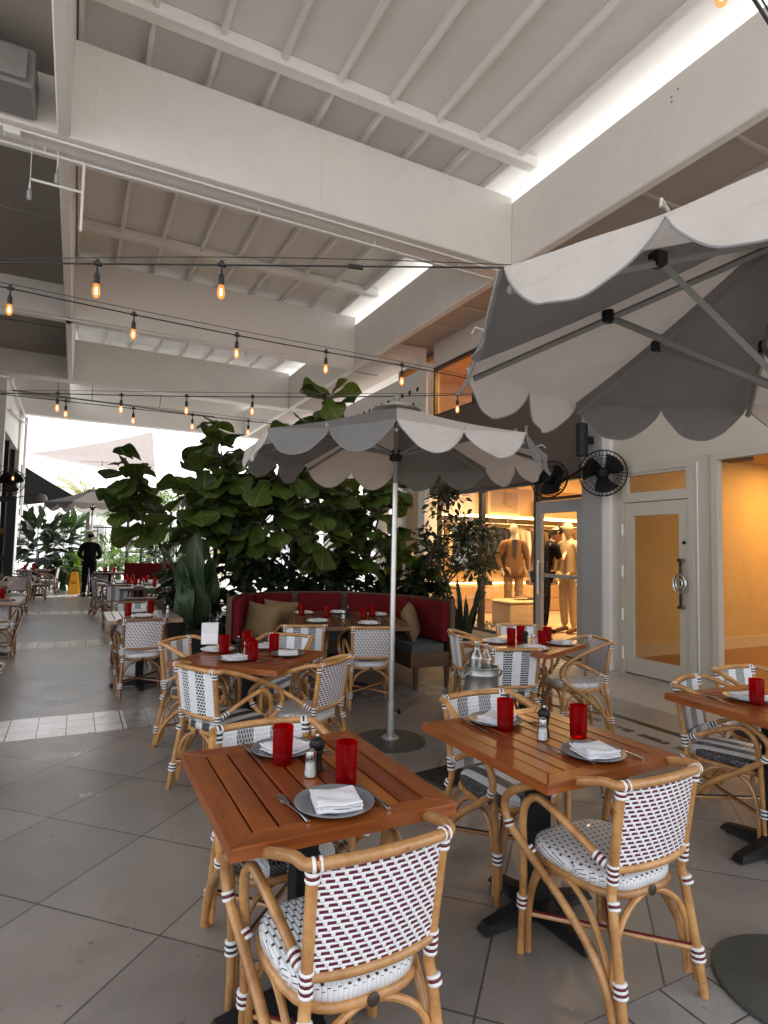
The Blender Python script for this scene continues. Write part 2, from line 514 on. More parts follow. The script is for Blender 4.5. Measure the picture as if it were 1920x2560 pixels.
M_tabledark = make_wood('dark_table_wood', (.06, .026, .012), (.19, .085, .038), 'Y', .33, .2)
M_tabledarkx = make_wood('dark_table_wood_cross', (.06, .026, .012), (.19, .085, .038), 'X', .33, .2)
M_tablepale = make_wood('weathered_table_wood', (.20, .14, .10), (.42, .34, .28), 'Y', .3, .3)
M_tablepalex = make_wood('weathered_table_wood_cross', (.20, .12, .07), (.42, .28, .18), 'X', .3, .3)
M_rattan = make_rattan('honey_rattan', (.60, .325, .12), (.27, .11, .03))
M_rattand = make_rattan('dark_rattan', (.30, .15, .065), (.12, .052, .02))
M_back = weave_mat('red_dash_weave', 'back')
M_seat = weave_mat('dotted_seat_weave', 'seat')
M_stripe = weave_mat('striped_weave', 'stripe')
M_column = weave_mat('brick_column_weave', 'column')
M_seatstripe = weave_mat('striped_seat_weave', 'seatstripe')
M_bindw = plain('white_binding', (.72, .72, .73), .4, .06)
M_bindr = plain('red_binding', (.11, .006, .012), .4, .1)
M_bindk = plain('dark_binding', (.02, .02, .025), .4, .1)
M_plate = plain('grey_stoneware', (.17, .175, .185), .3, .08)
M_platew = plain('white_stoneware', (.62, .62, .63), .3, .05)
M_napkin = make_fabric('napkin_linen', (.80, .80, .83), .1)
M_red = make_red_glass()
M_clear = make_clear_glass()
M_salt = plain('salt', (.85, .85, .85), .7, .04)
M_card = plain('white_card', (.80, .80, .83), .7, .03)
M_canw = make_fabric('white_canopy', (.62, .575, .535), .30)
M_cang = make_fabric('grey_canopy', (.20, .195, .19), .22)
M_pipe = plain('canopy_piping', (.22, .22, .22), .8, .1)
M_base = plain('umbrella_base_metal', (.045, .053, .050), .55, .25, 12, .15)
M_redfab = make_fabric('red_upholstery', (.115, .004, .007), .0)
M_seatfab = plain('slate_cushion', (.075, .085, .09), .85, .15)
M_pillow = plain('tan_burlap', (.20, .13, .062), .9, .2, 40, .5, bscale=260)
M_benchwood = make_wood('bench_wood', (.05, .025, .014), (.13, .068, .038), 'X', .5, .0)
M_fig = make_leaf('fig_leaf', (.012, .026, .006), (.11, .155, .032), .34, .28)
M_ficus = make_leaf('small_leaf', (.010, .018, .007), (.05, .075, .028), .35, .2)
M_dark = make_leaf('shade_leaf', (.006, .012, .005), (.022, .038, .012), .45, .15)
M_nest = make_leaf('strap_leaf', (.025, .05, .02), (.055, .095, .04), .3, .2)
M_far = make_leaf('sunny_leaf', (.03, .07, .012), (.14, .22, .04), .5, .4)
M_yellow = make_leaf('yellow_palm_leaf', (.16, .16, .012), (.34, .28, .02), .5, .4)
M_snake = make_leaf('snake_leaf', (.010, .020, .010), (.03, .05, .022), .35, .05)
M_bark = plain('bark', (.085, .065, .048), .85, .35, 20, .6)
M_planter = plain('black_planter', (.012, .011, .010), .6, .2)
M_terra = plain('terracotta', (.22, .085, .04), .8, .2)
M_cord = plain('black_cable', (.008, .008, .008), .55, .1)
m_, t_ = mat('warm_bulb')
tr_ = t_.n('ShaderNodeBsdfTransparent'); em_ = t_.n('ShaderNodeEmission'); em_.inputs[0].default_value = (1., .33, .07, 1); em_.inputs[1].default_value = 1.5
t_.out(t_.mixsh(.62, tr_.outputs[0], em_.outputs[0])); M_bulb = m_
M_fil = emis('warm_filament', (1., .66, .30), 14)
M_sign = emis('glowing_yellow_plastic', (.85, .40, .01), .10, (.75, .34, .01))  # faint emission put into the plastic; the sign is no lamp
M_sail = make_fabric('pink_sail_cloth', (.40, .35, .335), .2)
M_awn = plain('black_awning', (.004, .004, .004), .9, .2, Specular_IOR_Level=.05)
M_outwhite = make_plaster('white_render', (.82, .82, .80))
M_skin = plain('skin', (.42, .22, .15), .5, .1, 14)
M_hair = plain('dark_hair', (.010, .007, .005), .85, .2, 60, Specular_IOR_Level=.1)
M_clothblk = plain('black_cloth', (.008, .008, .010), .9, .2, Specular_IOR_Level=.1)
M_jacket = plain('ochre_jacket_cloth', (.16, .075, .018), .9, .2, 30)
M_cream = plain('cream_cloth', (.52, .39, .22), .85, .1, 30)
M_tan = plain('tan_trouser_cloth', (.30, .19, .085), .85, .15, 30)
M_mann = plain('mannequin_linen', (.50, .42, .30), .6, .08)
M_shopwall = make_plaster('warm_shop_wall', (.58, .42, .24), .05, .12)
M_shopfloor = plain('shop_floor', (.42, .30, .18), .5, .1)
M_timber = make_wood('shop_timber', (.36, .22, .10), (.56, .38, .20), 'Y', .5, 0)
M_glow = emis('led_strip', (1., .62, .24), 14)
M_panel = emis('ceiling_lamp_panel', (1., .72, .38), 9)
M_roomwall = make_plaster('ochre_room_wall', (.60, .40, .16), .05, .16)
M_plank = make_wood('room_floor_wood', (.16, .075, .025), (.30, .15, .055), 'Y', .4, .1)
M_dim = plain('dim_glass', (.03, .032, .035), .12, .1)
M_moss = make_leaf('moss_leaf', (.02, .035, .008), (.08, .10, .025), .6, .1)
M_letter = plain('cream_letters', (.55, .42, .30), .5, .05)
M_drain = plain('drain_grate_metal', (.045, .045, .045), .6, .2)
M_fence = plain('fence_metal', (.02, .02, .02), .6, .2)
M_outpave = make_plaster('outdoor_paving', (.52, .50, .48), .2)
M_cloths = [plain('garment_navy', (.018, .018, .024), .9, .2), plain('garment_black', (.010, .009, .009), .9, .2),
            plain('garment_cream', (.55, .42, .27), .9, .1), plain('garment_pale', (.62, .54, .42), .9, .1), plain('garment_brown', (.16, .085, .035), .9, .2)]
M_photo = plain('shelf_print', (.30, .22, .15), .6, .4, 5)
M_medal = plain('bronze_medallion', (.07, .055, .045), .45, .2, metallic=.6)
M_fan = plain('fan_black', (.005, .005, .005), .5, .1, Specular_IOR_Level=.15)
# ------------------------------------------------------------------ ground
def sheet(name, x0, x1, y0, y1, z, m, label):
    o = MB().add([(x0, y0, z), (x1, y0, z), (x1, y1, z), (x0, y1, z)], [(0, 1, 2, 3)]).build(name, m, smooth=False)
    return tag(o, label, None, None, 'structure')
sheet('ground', -300, 300, -300, 300, -.012, M_outpave, 'pale outdoor ground around the terrace')
sheet('floor', -3.4, 6.12, -4, 20.6, 0, M_floor, 'grey diagonal stone paving of the covered terrace with tile bands paled by painted sky sheen')

# ------------------------------------------------------------------ roof of the terrace: panels, ribs, purlins, long beams
roof = thing('terrace_roof', 'white ribbed roof over the dining terrace with long side beams', 'roof', (2.2, 8, 6.3))
def child(mb, name, m, par, smooth=False, label=None):
    o = mb.build(name, m, None, smooth)
    p = par
    loc = Vector((0, 0, 0))
    while p is not None:
        loc += p.location; p = p.parent
    o.location = -loc
    o.parent = par
    if label: o['label'] = label
    return o
child(MB().bx(-.31, 5.36, -1.2, 11.699, 6.30, 6.36), 'roof_panel', M_roof, roof)
child(MB().bx(-.31, 5.36, 11.7, 15.36, 6.30, 6.31), 'brightening_panel', M_translucent, roof)  # translucent bay added so daylight brightens this stretch of roof
child(MB().bx(-.31, 5.36, 15.361, 20.1, 6.30, 6.36), 'roof_panel', M_roof, roof)
BEAMS = [(5.93, 6.38, 6.05), (10.8, 11.12, 6.13), (15.0, 15.36, 6.05)]
for k in range(9):
    x = -.17 + .59 * k
    child(MB().bx(x - .024, x + .024, -1.2, 20.05, 6.205, 6.299, bev=.008), 'rib', M_rib, roof)
for y in (1.15, 5.5, 9.82, 14.1, 18.3):
    child(MB().bx(-.2, 4.82, y - .075, y + .075, 6.165, 6.296, bev=.012), 'purlin', M_rib, roof)
child(MB().bx(-.315, -.21, -1.2, 14.99, 5.11, 6.297, bev=.012), 'long_beam', M_beam, roof)
child(MB().bx(4.835, 4.965, -1.2, 19.68, 5.11, 5.99, bev=.015), 'long_beam', M_beam, roof)
for y, z in ((3.60, 5.80), (3.53, 5.83), (3.60, 5.75)):
    child(MB().lathe([(.001, 0), (.011, 0), (.012, .002), (.001, .0025)], 10, M=Matrix.Translation((4.8345, y, z)) @ Matrix.Rotation(-PI / 2, 4, 'Y')), 'bolt_head', M_greymetal, roof)
aisle = thing('aisle_ceiling', 'low flat ceiling between the terrace roof and the shopfronts', 'ceiling', (5.5, 8, 5.5))
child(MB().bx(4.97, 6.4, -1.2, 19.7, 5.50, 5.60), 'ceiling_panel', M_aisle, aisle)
child(MB().bx(4.97, 9.0, -1.2, 19.7, 5.604, 5.62), 'bounce_sheet', M_bounce, aisle)  # unseen pale sheet added to bounce daylight onto the roof underside
for y in (2.3, 3.37, 4.43, 8.0, 8.9, 12.3, 13.5):
    child(MB().bx(4.97, 6.09, y - .02, y + .02, 5.482, 5.499), 'batten', M_beige, aisle)
for y0, y1 in ((5.93, 6.38), (10.1, 10.42), (15.0, 15.36)):
    child(MB().bx(4.97, 6.09, y0, y1, 5.14, 5.498, bev=.01), 'cross_beam', M_beam, aisle)
laisle = thing('side_aisle_ceiling', 'shaded flat ceiling left of the ribbed terrace roof', 'ceiling', (-1.8, 8, 5.6))
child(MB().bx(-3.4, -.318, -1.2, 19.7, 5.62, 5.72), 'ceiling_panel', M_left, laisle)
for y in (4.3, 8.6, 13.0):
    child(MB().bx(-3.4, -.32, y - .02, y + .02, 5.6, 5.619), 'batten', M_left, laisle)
ordn = ['deep white cross beam spanning over the front tables', 'white cross beam behind the first one with a bulb string in front', 'short-looking white cross beam third from the front']
for (y0, y1, zt), lb in zip(BEAMS, ordn):
    b = MB().bx(-3.4, 4.832, y0, y1, 5.11, zt, bev=.012).build('cross_beam', M_beam, None, False)
    tag(b, lb, 'beam', 'white cross beams under the terrace roof')
    for xs in (-.02, 2.2):
        MB().bx(xs - .004, xs + .004, y0 - .0025, y0 + .001, 5.125, zt - .015).build('joint_seam', M_seam, b, False)
b = MB().bx(-3.4, 6.09, 19.7, 20.0, 5.11, 6.29, bev=.012).build('header_beam', M_beam)
tag(b, 'far white header beam above the bright open end of the terrace', 'beam', 'white cross beams under the terrace roof')
# conduit and sprinkler pipes along the first beam
pp = thing('sprinkler_pipe', 'thin white sprinkler pipe run hung below the deep cross beam', 'pipe', (0, 6.1, 5.0))
child(MB().tube([(-3.2, 6.0, 5.085), (-.5, 6.0, 5.085), (4.7, 6.03, 5.085)], .013, 8), 'pipe', M_beam2, pp, True)
child(MB().tube([(-3.2, 6.2, 5.055), (4.75, 6.22, 5.06)], .013, 8), 'pipe', M_beam2, pp, True)
for x in (-.42, 1.6, 3.0, 4.2):
    child(MB().tube([(x, 6.2, 5.06), (x, 6.2, 5.115)], .008, 6), 'hanger', M_beam2, pp, True)
child(MB().tube([(-.09, 6.2, 5.06), (-.09, 6.2, 4.39)], .013, 8), 'drop_pipe', M_beam2, pp, True)
child(MB().tube([(-.09, 6.2, 4.77), (-.52, 6.2, 4.77), (-.52, 6.2, 4.68)], .012, 8), 'drop_pipe', M_beam2, pp, True)
for x, z in ((-.52, 4.57), (-.31, 4.79)):
    child(MB().lathe([(.012, 0), (.022, .02), (.018, .06), (.024, .075), (.012, .10), (.010, .14)], 10, M=Matrix.Translation((x, 6.2, z))), 'sprinkler_head', M_greycol, pp, True)
child(MB().tube([(-.31, 6.2, 4.92), (-.31, 6.2, 5.11)], .006, 6), 'hanger', M_beam2, pp, True)
child(MB().tube([(-.52, 6.2, 4.77), (-.52, 6.2, 5.11)], .004, 6), 'hanger', M_beam2, pp, True)
child(MB().box((-.66, 6.03, 5.065), (.13, .09, .07), bev=.01), 'junction_box', M_beam2, pp)
pp2 = thing('conduit', 'thin conduit with small boxes along the second cross beam', 'pipe', (0, 10.9, 5.0))
child(MB().tube([(-3.2, 10.75, 5.05), (4.75, 10.78, 5.07)], .02, 8), 'pipe', M_beam2, pp2, True)
for x in (-1.2, 2.7):
    child(MB().box((x, 10.72, 5.0), (.16, .12, .09), bev=.01), 'junction_box', M_beam2, pp2)
ac = thing('air_curtain_unit', 'long grey duct unit on the beam at the upper corner', 'duct', (-1.7, 5.6, 5.3))
child(MB().bx(-3.3, -.47, 5.45, 5.90, 5.13, 5.46, bev=.02), 'housing', M_greymetal, ac, False)
child(MB().bx(-3.3, -.52, 5.40, 5.449, 5.16, 5.40, bev=.01), 'front_panel', M_greymetal, ac, False)
pp3 = thing('hanging_rail', 'thin dark rail hung below the third cross beam', 'rail', (1.2, 15.2, 4.8))
child(MB().tube([(-1.4, 15.6, 4.85), (3.0, 15.3, 4.72)], .018, 6), 'rail', M_greymetal, pp3, True)
for x in (-.5, .2, 1.7):
    child(MB().tube([(x, 15.5, 4.83), (x, 15.3, 5.11)], .01, 6), 'hanger', M_greymetal, pp3, True)

# ------------------------------------------------------------------ left wall piece at the far end
lw = thing('side_wall', 'pale wall pier with tall dark window at the far open end', 'wall', (-1.6, 17.5, 0))
child(MB().bx(-1.75, -1.45, 18.9, 19.69, 0, 5.1, bev=.01), 'pier', M_beam2, lw)
child(MB().bx(-1.75, -1.50, 15.5, 18.9, 3.95, 5.1), 'lintel', M_beam2, lw)
child(MB().bx(-1.75, -1.50, 15.5, 15.7, 0, 3.95), 'pier', M_beam2, lw)
child(MB().bx(-1.66, -1.62, 15.7, 18.9, .05, 3.95), 'pane', M_dim, lw)
for y in (15.74, 17.3, 18.86):
    child(MB().bx(-1.70, -1.55, y - .035, y + .035, .05, 3.95), 'window_frame', M_black, lw)
child(MB().tube([(-1.42, 15.3, 5.05), (-1.40, 19.5, 4.95)], .03, 8), 'pipe', M_beam2, lw, True)
child(MB().tube([(-1.42, 15.6, 4.4), (-1.40, 19.5, 4.8)], .03, 8), 'pipe', M_beam2, lw, True)
child(MB().tube([(-1.38, 19.6, 5.0), (-1.38, 19.62, 2.2)], .04, 8), 'downpipe', M_beam2, lw, True)
bw = thing('back_wall', 'plain shaded wall closing the side aisle', 'wall', (-3.35, 8, 0))
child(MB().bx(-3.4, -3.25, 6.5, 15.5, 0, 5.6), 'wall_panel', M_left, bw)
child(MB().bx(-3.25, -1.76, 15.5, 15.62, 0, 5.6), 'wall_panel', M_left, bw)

# ------------------------------------------------------------------ storefront with clothes shop
FX = 6.10
fac = thing('clothes_shop_front', 'clothes shop front with dark framed display windows under a brown fascia', 'shopfront', (FX, 7.8, 0))
child(MB().bx(FX - .05, FX + .12, 5.91, 9.84, 2.52, 4.02, bev=.01), 'fascia', M_fascia, fac)
child(MB().bx(FX, FX + .15, 5.91, 9.84, 5.02, 5.5), 'upper_wall', M_beam2, fac)
child(MB().bx(FX - .02, FX + .10, 6.86, 9.62, 0, .13), 'sill', M_beige, fac)
def frame(x, y0, y1, z0, z1, w, m, par, name='window_frame', d=.08, pane=True, pm=None, pn='pane', top=None):
    mb = MB()
    mb.bx(x - d / 2, x + d / 2, y0, y0 + w, z0, z1).bx(x - d / 2, x + d / 2, y1 - w, y1, z0, z1)
    mb.bx(x - d / 2 - .002, x + d / 2 + .002, y0 + w, y1 - w, z0, z0 + w).bx(x - d / 2 - .002, x + d / 2 + .002, y0 + w, y1 - w, z1 - (top or w), z1)
    f = child(mb, name, m, par)
    if pane:
        p = MB().add([(x, y0 + w - .01, z0 + w - .01), (x, y1 - w + .01, z0 + w - .01), (x, y1 - w + .01, z1 - w + .01), (x, y0 + w - .01, z1 - w + .01)], [(0, 1, 2, 3)])
        child(p, pn, pm or M_pane, f)
    return f
frame(FX + .02, 8.24, 9.60, .13, 2.52, .05, M_frame, fac)
frame(FX + .02, 6.86, 8.24, .13, 2.52, .05, M_frame, fac)
frame(FX + .03, 5.91, 6.86, 2.22, 2.52, .04, M_frame, fac)
frame(FX + .02, 8.46, 9.80, 4.02, 5.02, .06, M_frame, fac)
frame(FX + .02, 7.10, 8.46, 4.02, 5.02, .06, M_frame, fac)
frame(FX + .02, 5.91, 7.10, 4.02, 5.02, .06, M_frame, fac)
dr = frame(FX + .0, 5.925, 6.85, .05, 2.20, .11, M_greycol, fac, 'door', .06, True, None, 'pane', .17)
child(MB().tube([(FX - .09, 6.74, .85), (FX - .09, 6.74, 1.35)], .014, 8).tube([(FX - .09, 6.74, .88), (FX - .02, 6.74, .88)], .01, 6).tube([(FX - .09, 6.74, 1.32), (FX - .02, 6.74, 1.32)], .01, 6), 'handle', M_steel, dr, True)
child(MB().bx(FX + .035, FX + .06, 6.04, 6.74, 1.10, 1.15), 'push_bar', M_greycol, dr)
# raised letters
def letter_boxes(mb, ch, y, z, h, x):
    s = h * .15
    if ch == 'L':
        mb.bx(x, x + .02, y - s, y, z, z + h); mb.bx(x + .001, x + .019, y - h * .62, y + h * .07, z, z + h * .08)
        mb.bx(x + .001, x + .019, y - h * .62, y - h * .55, z, z + h * .25); mb.bx(x + .001, x + .019, y - s - h * .08, y + h * .07, z + h * .94, z + h)
    if ch == 'I':
        mb.bx(x, x + .02, y - s, y, z, z + h); mb.bx(x + .001, x + .019, y - s - h * .08, y + h * .08, z, z + h * .06); mb.bx(x + .001, x + .019, y - s - h * .08, y + h * .08, z + h * .94, z + h)
for ch, y in (('L', 7.30), ('I', 7.05)):
    mb = MB(); letter_boxes(mb, ch, y, 3.16, .22, FX - .075)
    child(mb, 'letter', M_letter, fac)

# column between shop and room
col = thing('storefront_column', 'grey column with whitened strip for its lit edge between the two storefronts', 'column', (6.0, 5.8, 0))
child(MB().bx(6.02, 6.25, 5.56, 5.90, 0, 5.5, bev=.006), 'shaft', M_greycol, col)
child(MB().bx(6.035, 6.25, 5.44, 5.559, 0, 5.5, bev=.006), 'lit_edge_strip', M_beam2, col)  # lit edge of the column, its brightness put into a white strip
col2 = thing('white_column', 'white column at the far corner of the clothes shop', 'column', (6.05, 10, 0))
child(MB().bx(5.95, 6.25, 9.86, 10.09, 0, 5.13, bev=.01), 'shaft', M_beam2, col2)
child(MB().bx(5.93, 6.27, 9.85, 10.095, 0, .2, bev=.01), 'plinth', M_beam2, col2)

# beige storefront with door
bf = thing('beige_storefront', 'beige storefront wall with glazed door and ochre lit window', 'shopfront', (FX, 3, 0))
child(MB().bx(FX, FX + .15, -1.2, 5.435, 2.56, 5.5), 'upper_wall', M_beige, bf)
child(MB().bx(FX, FX + .15, 5.33, 5.435, 0, 2.56), 'wall_strip', M_beige, bf)
child(MB().bx(FX + .005, FX + .15, 4.10, 4.31, 0, 2.56), 'post', M_greige, bf)
child(MB().tube([(FX - .004, 4.27, .1), (FX - .004, 4.27, 2.5)], .008, 6), 'seam', M_outwhite, bf, True)
fr = MB()
fr.bx(FX - .02, FX + .1, 5.26, 5.33, 0, 2.56).bx(FX - .02, FX + .1, 4.31, 4.38, 0, 2.56)
fr.bx(FX - .022, FX + .1, 4.38, 5.26, 2.46, 2.56).bx(FX - .022, FX + .1, 4.38, 5.26, 2.10, 2.18)
child(fr, 'door_frame', M_greige, bf)
tr = frame(FX + .02, 4.38, 5.26, 2.18, 2.46, .035, M_greige, bf, 'transom_window', .05)
d2 = thing('door', None, None, (0, 0, 0)); d2.parent = bf
mb = MB()
mb.bx(FX - .005, FX + .045, 4.385, 4.50, .02, 2.09).bx(FX - .005, FX + .045, 5.13, 5.255, .02, 2.09)
mb.bx(FX - .003, FX + .043, 4.50, 5.13, .02, .21).bx(FX - .003, FX + .043, 4.50, 5.13, 1.93, 2.09)
d2.location = (0, 0, 0)
child(mb, 'leaf_frame', M_greige, d2)
child(MB().add([(FX + .02, 4.49, .2), (FX + .02, 5.14, .2), (FX + .02, 5.14, 1.94), (FX + .02, 4.49, 1.94)], [(0, 1, 2, 3)]), 'pane', M_panedoor, d2)
for z in (.25, .72, 1.25, 1.76):
    child(MB().tube([(FX - .03, 5.27, z - .07), (FX - .03, 5.27, z + .07)], .014, 8), 'hinge', M_outwhite, d2, True)
hd = MB()
hd.bx(FX - .075, FX - .055, 4.425, 4.455, .88, 1.40)
hd.bx(FX - .08, FX - .002, 4.42, 4.475, 1.385, 1.42).bx(FX - .08, FX - .002, 4.42, 4.475, .86, .895)
hd.tube([(FX - .085, 4.44 + .075 * math.cos(a), 1.14 + .10 * math.sin(a)) for a in [2 * PI * k / 20 for k in range(20)]], .014, 8, closed=True)
hd.tube([(FX - .088, 4.44 + .04 * math.cos(a), 1.14 + .06 * math.sin(a)) for a in [2 * PI * k / 16 for k in range(16)]], .012, 8, closed=True)
child(hd, 'handle', M_steel, d2, True)
child(MB().lathe([(.02, 0), (.02, .015), (.012, .02)], 12, M=Matrix.Translation((FX - .006, 4.43, 1.60)) @ Matrix.Rotation(-PI / 2, 4, 'Y')), 'lock', M_black, d2, True)
frame(FX + .02, 1.0, 4.10, .03, 2.56, .07, M_greige, bf, 'window_frame', .09)
child(MB().bx(FX, FX + .15, -1.2, 1.0, 0, 2.56), 'wall_strip', M_beige, bf)

# wall with square perforations beyond the shop
pw = thing('perforated_wall', 'white wall panel punched with rows of small dark squares', 'wall', (FX, 12, 3.4))
child(MB().bx(FX, FX + .1, 10.1, 19.7, 3.3, 5.14), 'panel', M_beam2, pw)
mb = MB()
for i in range(26):
    for j in range(5):
        y, z = 10.45 + i * .32 + (j % 2) * .16, 3.55 + j * .30
        mb.bx(FX - .006, FX + .001, y - .045, y + .045, z - .045, z + .045)
child(mb, 'perforation', M_blackmat, pw)
for k, y in enumerate((11.9, 13.6, 16.2)):
    p = MB().bx(FX - .1, FX + .1, y - .12, y + .12, 0, 3.3, bev=.01).build('white_post', M_beam2)
    tag(p, ['white post glimpsed through the fig leaves nearest the clothes shop', 'white post glimpsed through the fig leaves second from the clothes shop', 'white post far behind the fig trees'][k], 'post', 'white posts behind the fig trees')
gl = thing('far_window', 'large bright window between white posts behind the fig trees', 'window', (FX + .1, 14, 0))
frame(FX + .05, 11.0, 15.5, .1, 3.3, .08, M_beam2, gl, 'window_frame')

# ------------------------------------------------------------------ interiors behind the glass
si = thing('shop_interior', 'warm lit clothes shop room with timber drawers and glowing shelf', 'shop room', (8.5, 8.5, 0))
child(MB().bx(6.22, 12, 5.92, 11.4, .02, .12), 'shop_flooring', M_shopfloor, si)
child(MB().bx(6.22, 12, 11.4, 11.5, .1, 5.4), 'rear_wall', M_shopwall, si)
child(MB().bx(12, 12.1, 5.9, 11.5, .1, 5.4), 'side_wall', M_shopwall, si)
child(MB().bx(6.255, 12.1, 5.855, 5.899, .0, 5.4), 'dividing_wall', M_shopwall, si)
child(MB().bx(6.25, 12, 5.92, 11.4, 3.0, 3.1), 'shop_ceiling', M_shopwall, si)
child(MB().bx(6.25, 12, 5.92, 11.4, 5.3, 5.4), 'loft_ceiling', M_roomwall, si)
child(MB().bx(8.5, 8.6, 5.92, 11.4, 3.1, 5.3), 'loft_wall', M_roomwall, si)
child(MB().bx(6.25, 6.4, 10.1, 11.4, .1, 3.0), 'return_wall', M_shopwall, si)
sh = child(MB().bx(6.4, 12, 10.9, 11.4, 2.24, 2.29), 'shelf', M_timber, si)
child(MB().bx(6.4, 12, 10.86, 10.90, 2.225, 2.26), 'light_strip', M_glow, si)
child(MB().bx(6.4, 12, 11.1, 11.2, 2.291, 2.31), 'light_strip', M_glow, si)
dw = MB()
for k in range(7):
    for j in range(2):
        dw.bx(6.45 + k * .78, 6.45 + k * .78 + .77, 10.6, 11.39, .13 + j * .29, .13 + j * .29 + .28, bev=.006)
child(dw, 'drawer', M_timber, si)
child(MB().bx(6.45, 11.9, 11.2, 11.25, .72, .75), 'light_strip', M_glow, si)
child(MB().tube([(6.4, 11.0, 2.10), (11.9, 11.0, 2.10)], .014, 8), 'clothes_rail', M_steel, si, True)
for x in (8.9, 10.6):
    child(MB().tube([(x, 11.0, 2.10), (x, 11.0, 2.24)], .012, 6), 'rail_hanger', M_steel, si, True)
for i, (x, y) in enumerate(((7.4, 7.4), (7.6, 9.6), (9.6, 8.6))):
    child(MB().bx(x - .5, x + .5, y - .16, y + .16, 2.965, 2.99), 'lamp_panel', M_panel, si)
pr = thing('framed_print', 'large framed landscape print on the glowing shop shelf', 'picture', (8.9, 11.3, 2.32))
child(MB().bx(8.55, 9.5, 11.28, 11.31, 2.32, 2.95), 'frame', M_cream, pr); child(MB().bx(8.62, 9.43, 11.27, 11.279, 2.39, 2.88), 'print', M_photo, pr)
pr = thing('framed_print', 'small brown print on the shelf behind the shop door', 'picture', (10.2, 11.3, 2.32))
child(MB().bx(9.95, 10.5, 11.28, 11.31, 2.32, 2.68), 'frame', M_cream, pr); child(MB().bx(10.0, 10.45, 11.27, 11.279, 2.36, 2.64), 'print', M_photo, pr)
random.seed(5)
gi = 0
xs = 7.05
def garment(w, L, m, x, lab):
    g = thing('hanging_jacket', lab, 'jacket', (x, 11.0, 2.08), 0, 'jackets hanging on the shop rail')
    def fn(u, v):
        a = (u - .5) * 2
        sh_ = .24 if v > .02 else .05
        hw = sh_ * (1 if v < .3 else 1 + .06 * v)
        drop = -.10 - abs(a) * .09 * (1 - v) - v * L
        return (w * .5 * math.cos(PI * u) * (.8 + .3 * v), hw * a, drop)
    mb = MB(); n = 10
    for sgn in (-1, 1):
        mb.grid(lambda u, v, s=sgn: (s * (.03 + w * .5 * math.sin(PI * u)) * (.4 + .6 * min(1, v * 3)), (.25 + .03 * v) * (u - .5) * 2, -.06 - abs(u - .5) * .14 - v * L), 8, 8)
    o = mb.build('coat_body', m, g)
    for sgn in (-1, 1):
        MB().tube([(0, sgn * .23, -.14), (.01, sgn * .28, -.4), (.0, sgn * .29, -.62 - L * .1)], [.06, .055, .045], 8, smooth=3).build('sleeve', m, g)
    MB().tube([(0, 0, .02), (0, .02, .05), (0, .0, .03), (0, 0, -.06)], .006, 6).build('hook', M_steel, g)
glab = {0: 'navy', 1: 'black', 2: 'cream', 3: 'pale', 4: 'brown'}
seq = [2, 3, 2, 1, 1, 0, 1, 1, 0, 1, 1, 0, 1, 3, 2, 3, 4, 2, 4, 1, 4, 2, 4, 4]
x = 6.75
for i, c in enumerate(seq):
    place = 'beside the window edge' if i < 3 else ('in the dark run behind the ochre mannequin' if i < 13 else ('right of the ochre mannequin' if i < 18 else 'seen through the shop door'))
    garment(.09, random.uniform(.80, .95), M_cloths[c], x, f'{glab[c]} garment on the shop rail {place}')
    x += random.uniform(.155, .185)
pl = thing('display_plinth', 'low cream display plinth with folded brown clothes on top', 'plinth', (7.4, 8.8, .12))
MB().box((0, 0, .2), (.85, .55, .40), bev=.03).build('block', M_cream, pl)
MB().box((0, 0, .43), (.88, .58, .06), bev=.03).build('cushion', M_cream, pl)
fc = MB().grid(lambda u, v: ((u - .5) * .5, (v - .5) * .3, .03 * math.sin(u * 7) * math.sin(v * 5) + .04), 10, 8).build('folded_clothes', M_cloths[4], None)
fc.location = (7.5, 8.75, .585); tag(fc, 'brown folded garment lying on the low cream plinth', 'clothing')
for i, (x, z) in enumerate(((8.25, .76), (9.6, .76), (10.2, .76))):
    f = MB().box((0, 0, .05), (.26, .2, .10), bev=.02).build('folded_stack', M_cloths[4 if i else 1], None)
    f.location = (x, 10.95, .71); tag(f, ['dark folded stack on the drawers left of the ochre mannequin', 'brown folded stack on the drawers right of the ochre mannequin', 'brown folded stack on the drawers behind the shop door'][i], 'clothing', 'folded clothes on the timber drawers')

ri = thing('ochre_room', 'empty ochre lit room with wooden floor behind the glazed door', 'room', (8, 3, 0))
child(MB().bx(6.22, 11, -1.2, 5.78, -.0, .05), 'room_flooring', M_plank, ri)
child(MB().bx(6.25, 11, 5.78, 5.85, .0, 2.95), 'rear_wall', M_roomwall, ri)
child(MB().bx(11, 11.1, -1.2, 5.85, .0, 2.95), 'side_wall', M_roomwall, ri)
child(MB().bx(6.25, 11.1, -1.2, 5.85, 2.95, 3.05), 'room_ceiling', M_roomwall, ri)
child(MB().bx(6.25, 11, 5.755, 5.779, .05, .22), 'baseboard', M_cream, ri)
child(MB().bx(6.5, 6.6, 5.77, 5.779, 1.05, 1.22), 'switch_plate', M_cream, ri)
child(MB().bx(9.6, 10.2, 4.5, 4.9, 2.925, 2.945), 'lamp_panel', M_panel, ri)
reflb = thing('reflection_shape', 'dark stepped shape standing in for a reflection behind the transom above the glazed door', 'reflection shape', (7.3, 4.6, 2.66))  # dark solid added to imitate a reflection in the transom
MB().box((0, 0, .22), (.5, .5, .08), bev=.01).box((0, 0, .13), (.42, .42, .1), bev=.01).build('shade', M_fascia, reflb)
MB().box((0, 0, .04), (.30, .30, .1), bev=.01).build('lower_step', M_fascia, reflb)
MB().tube([(0, 0, .26), (0, 0, .29)], .03, 8).build('stem', M_fascia, reflb)

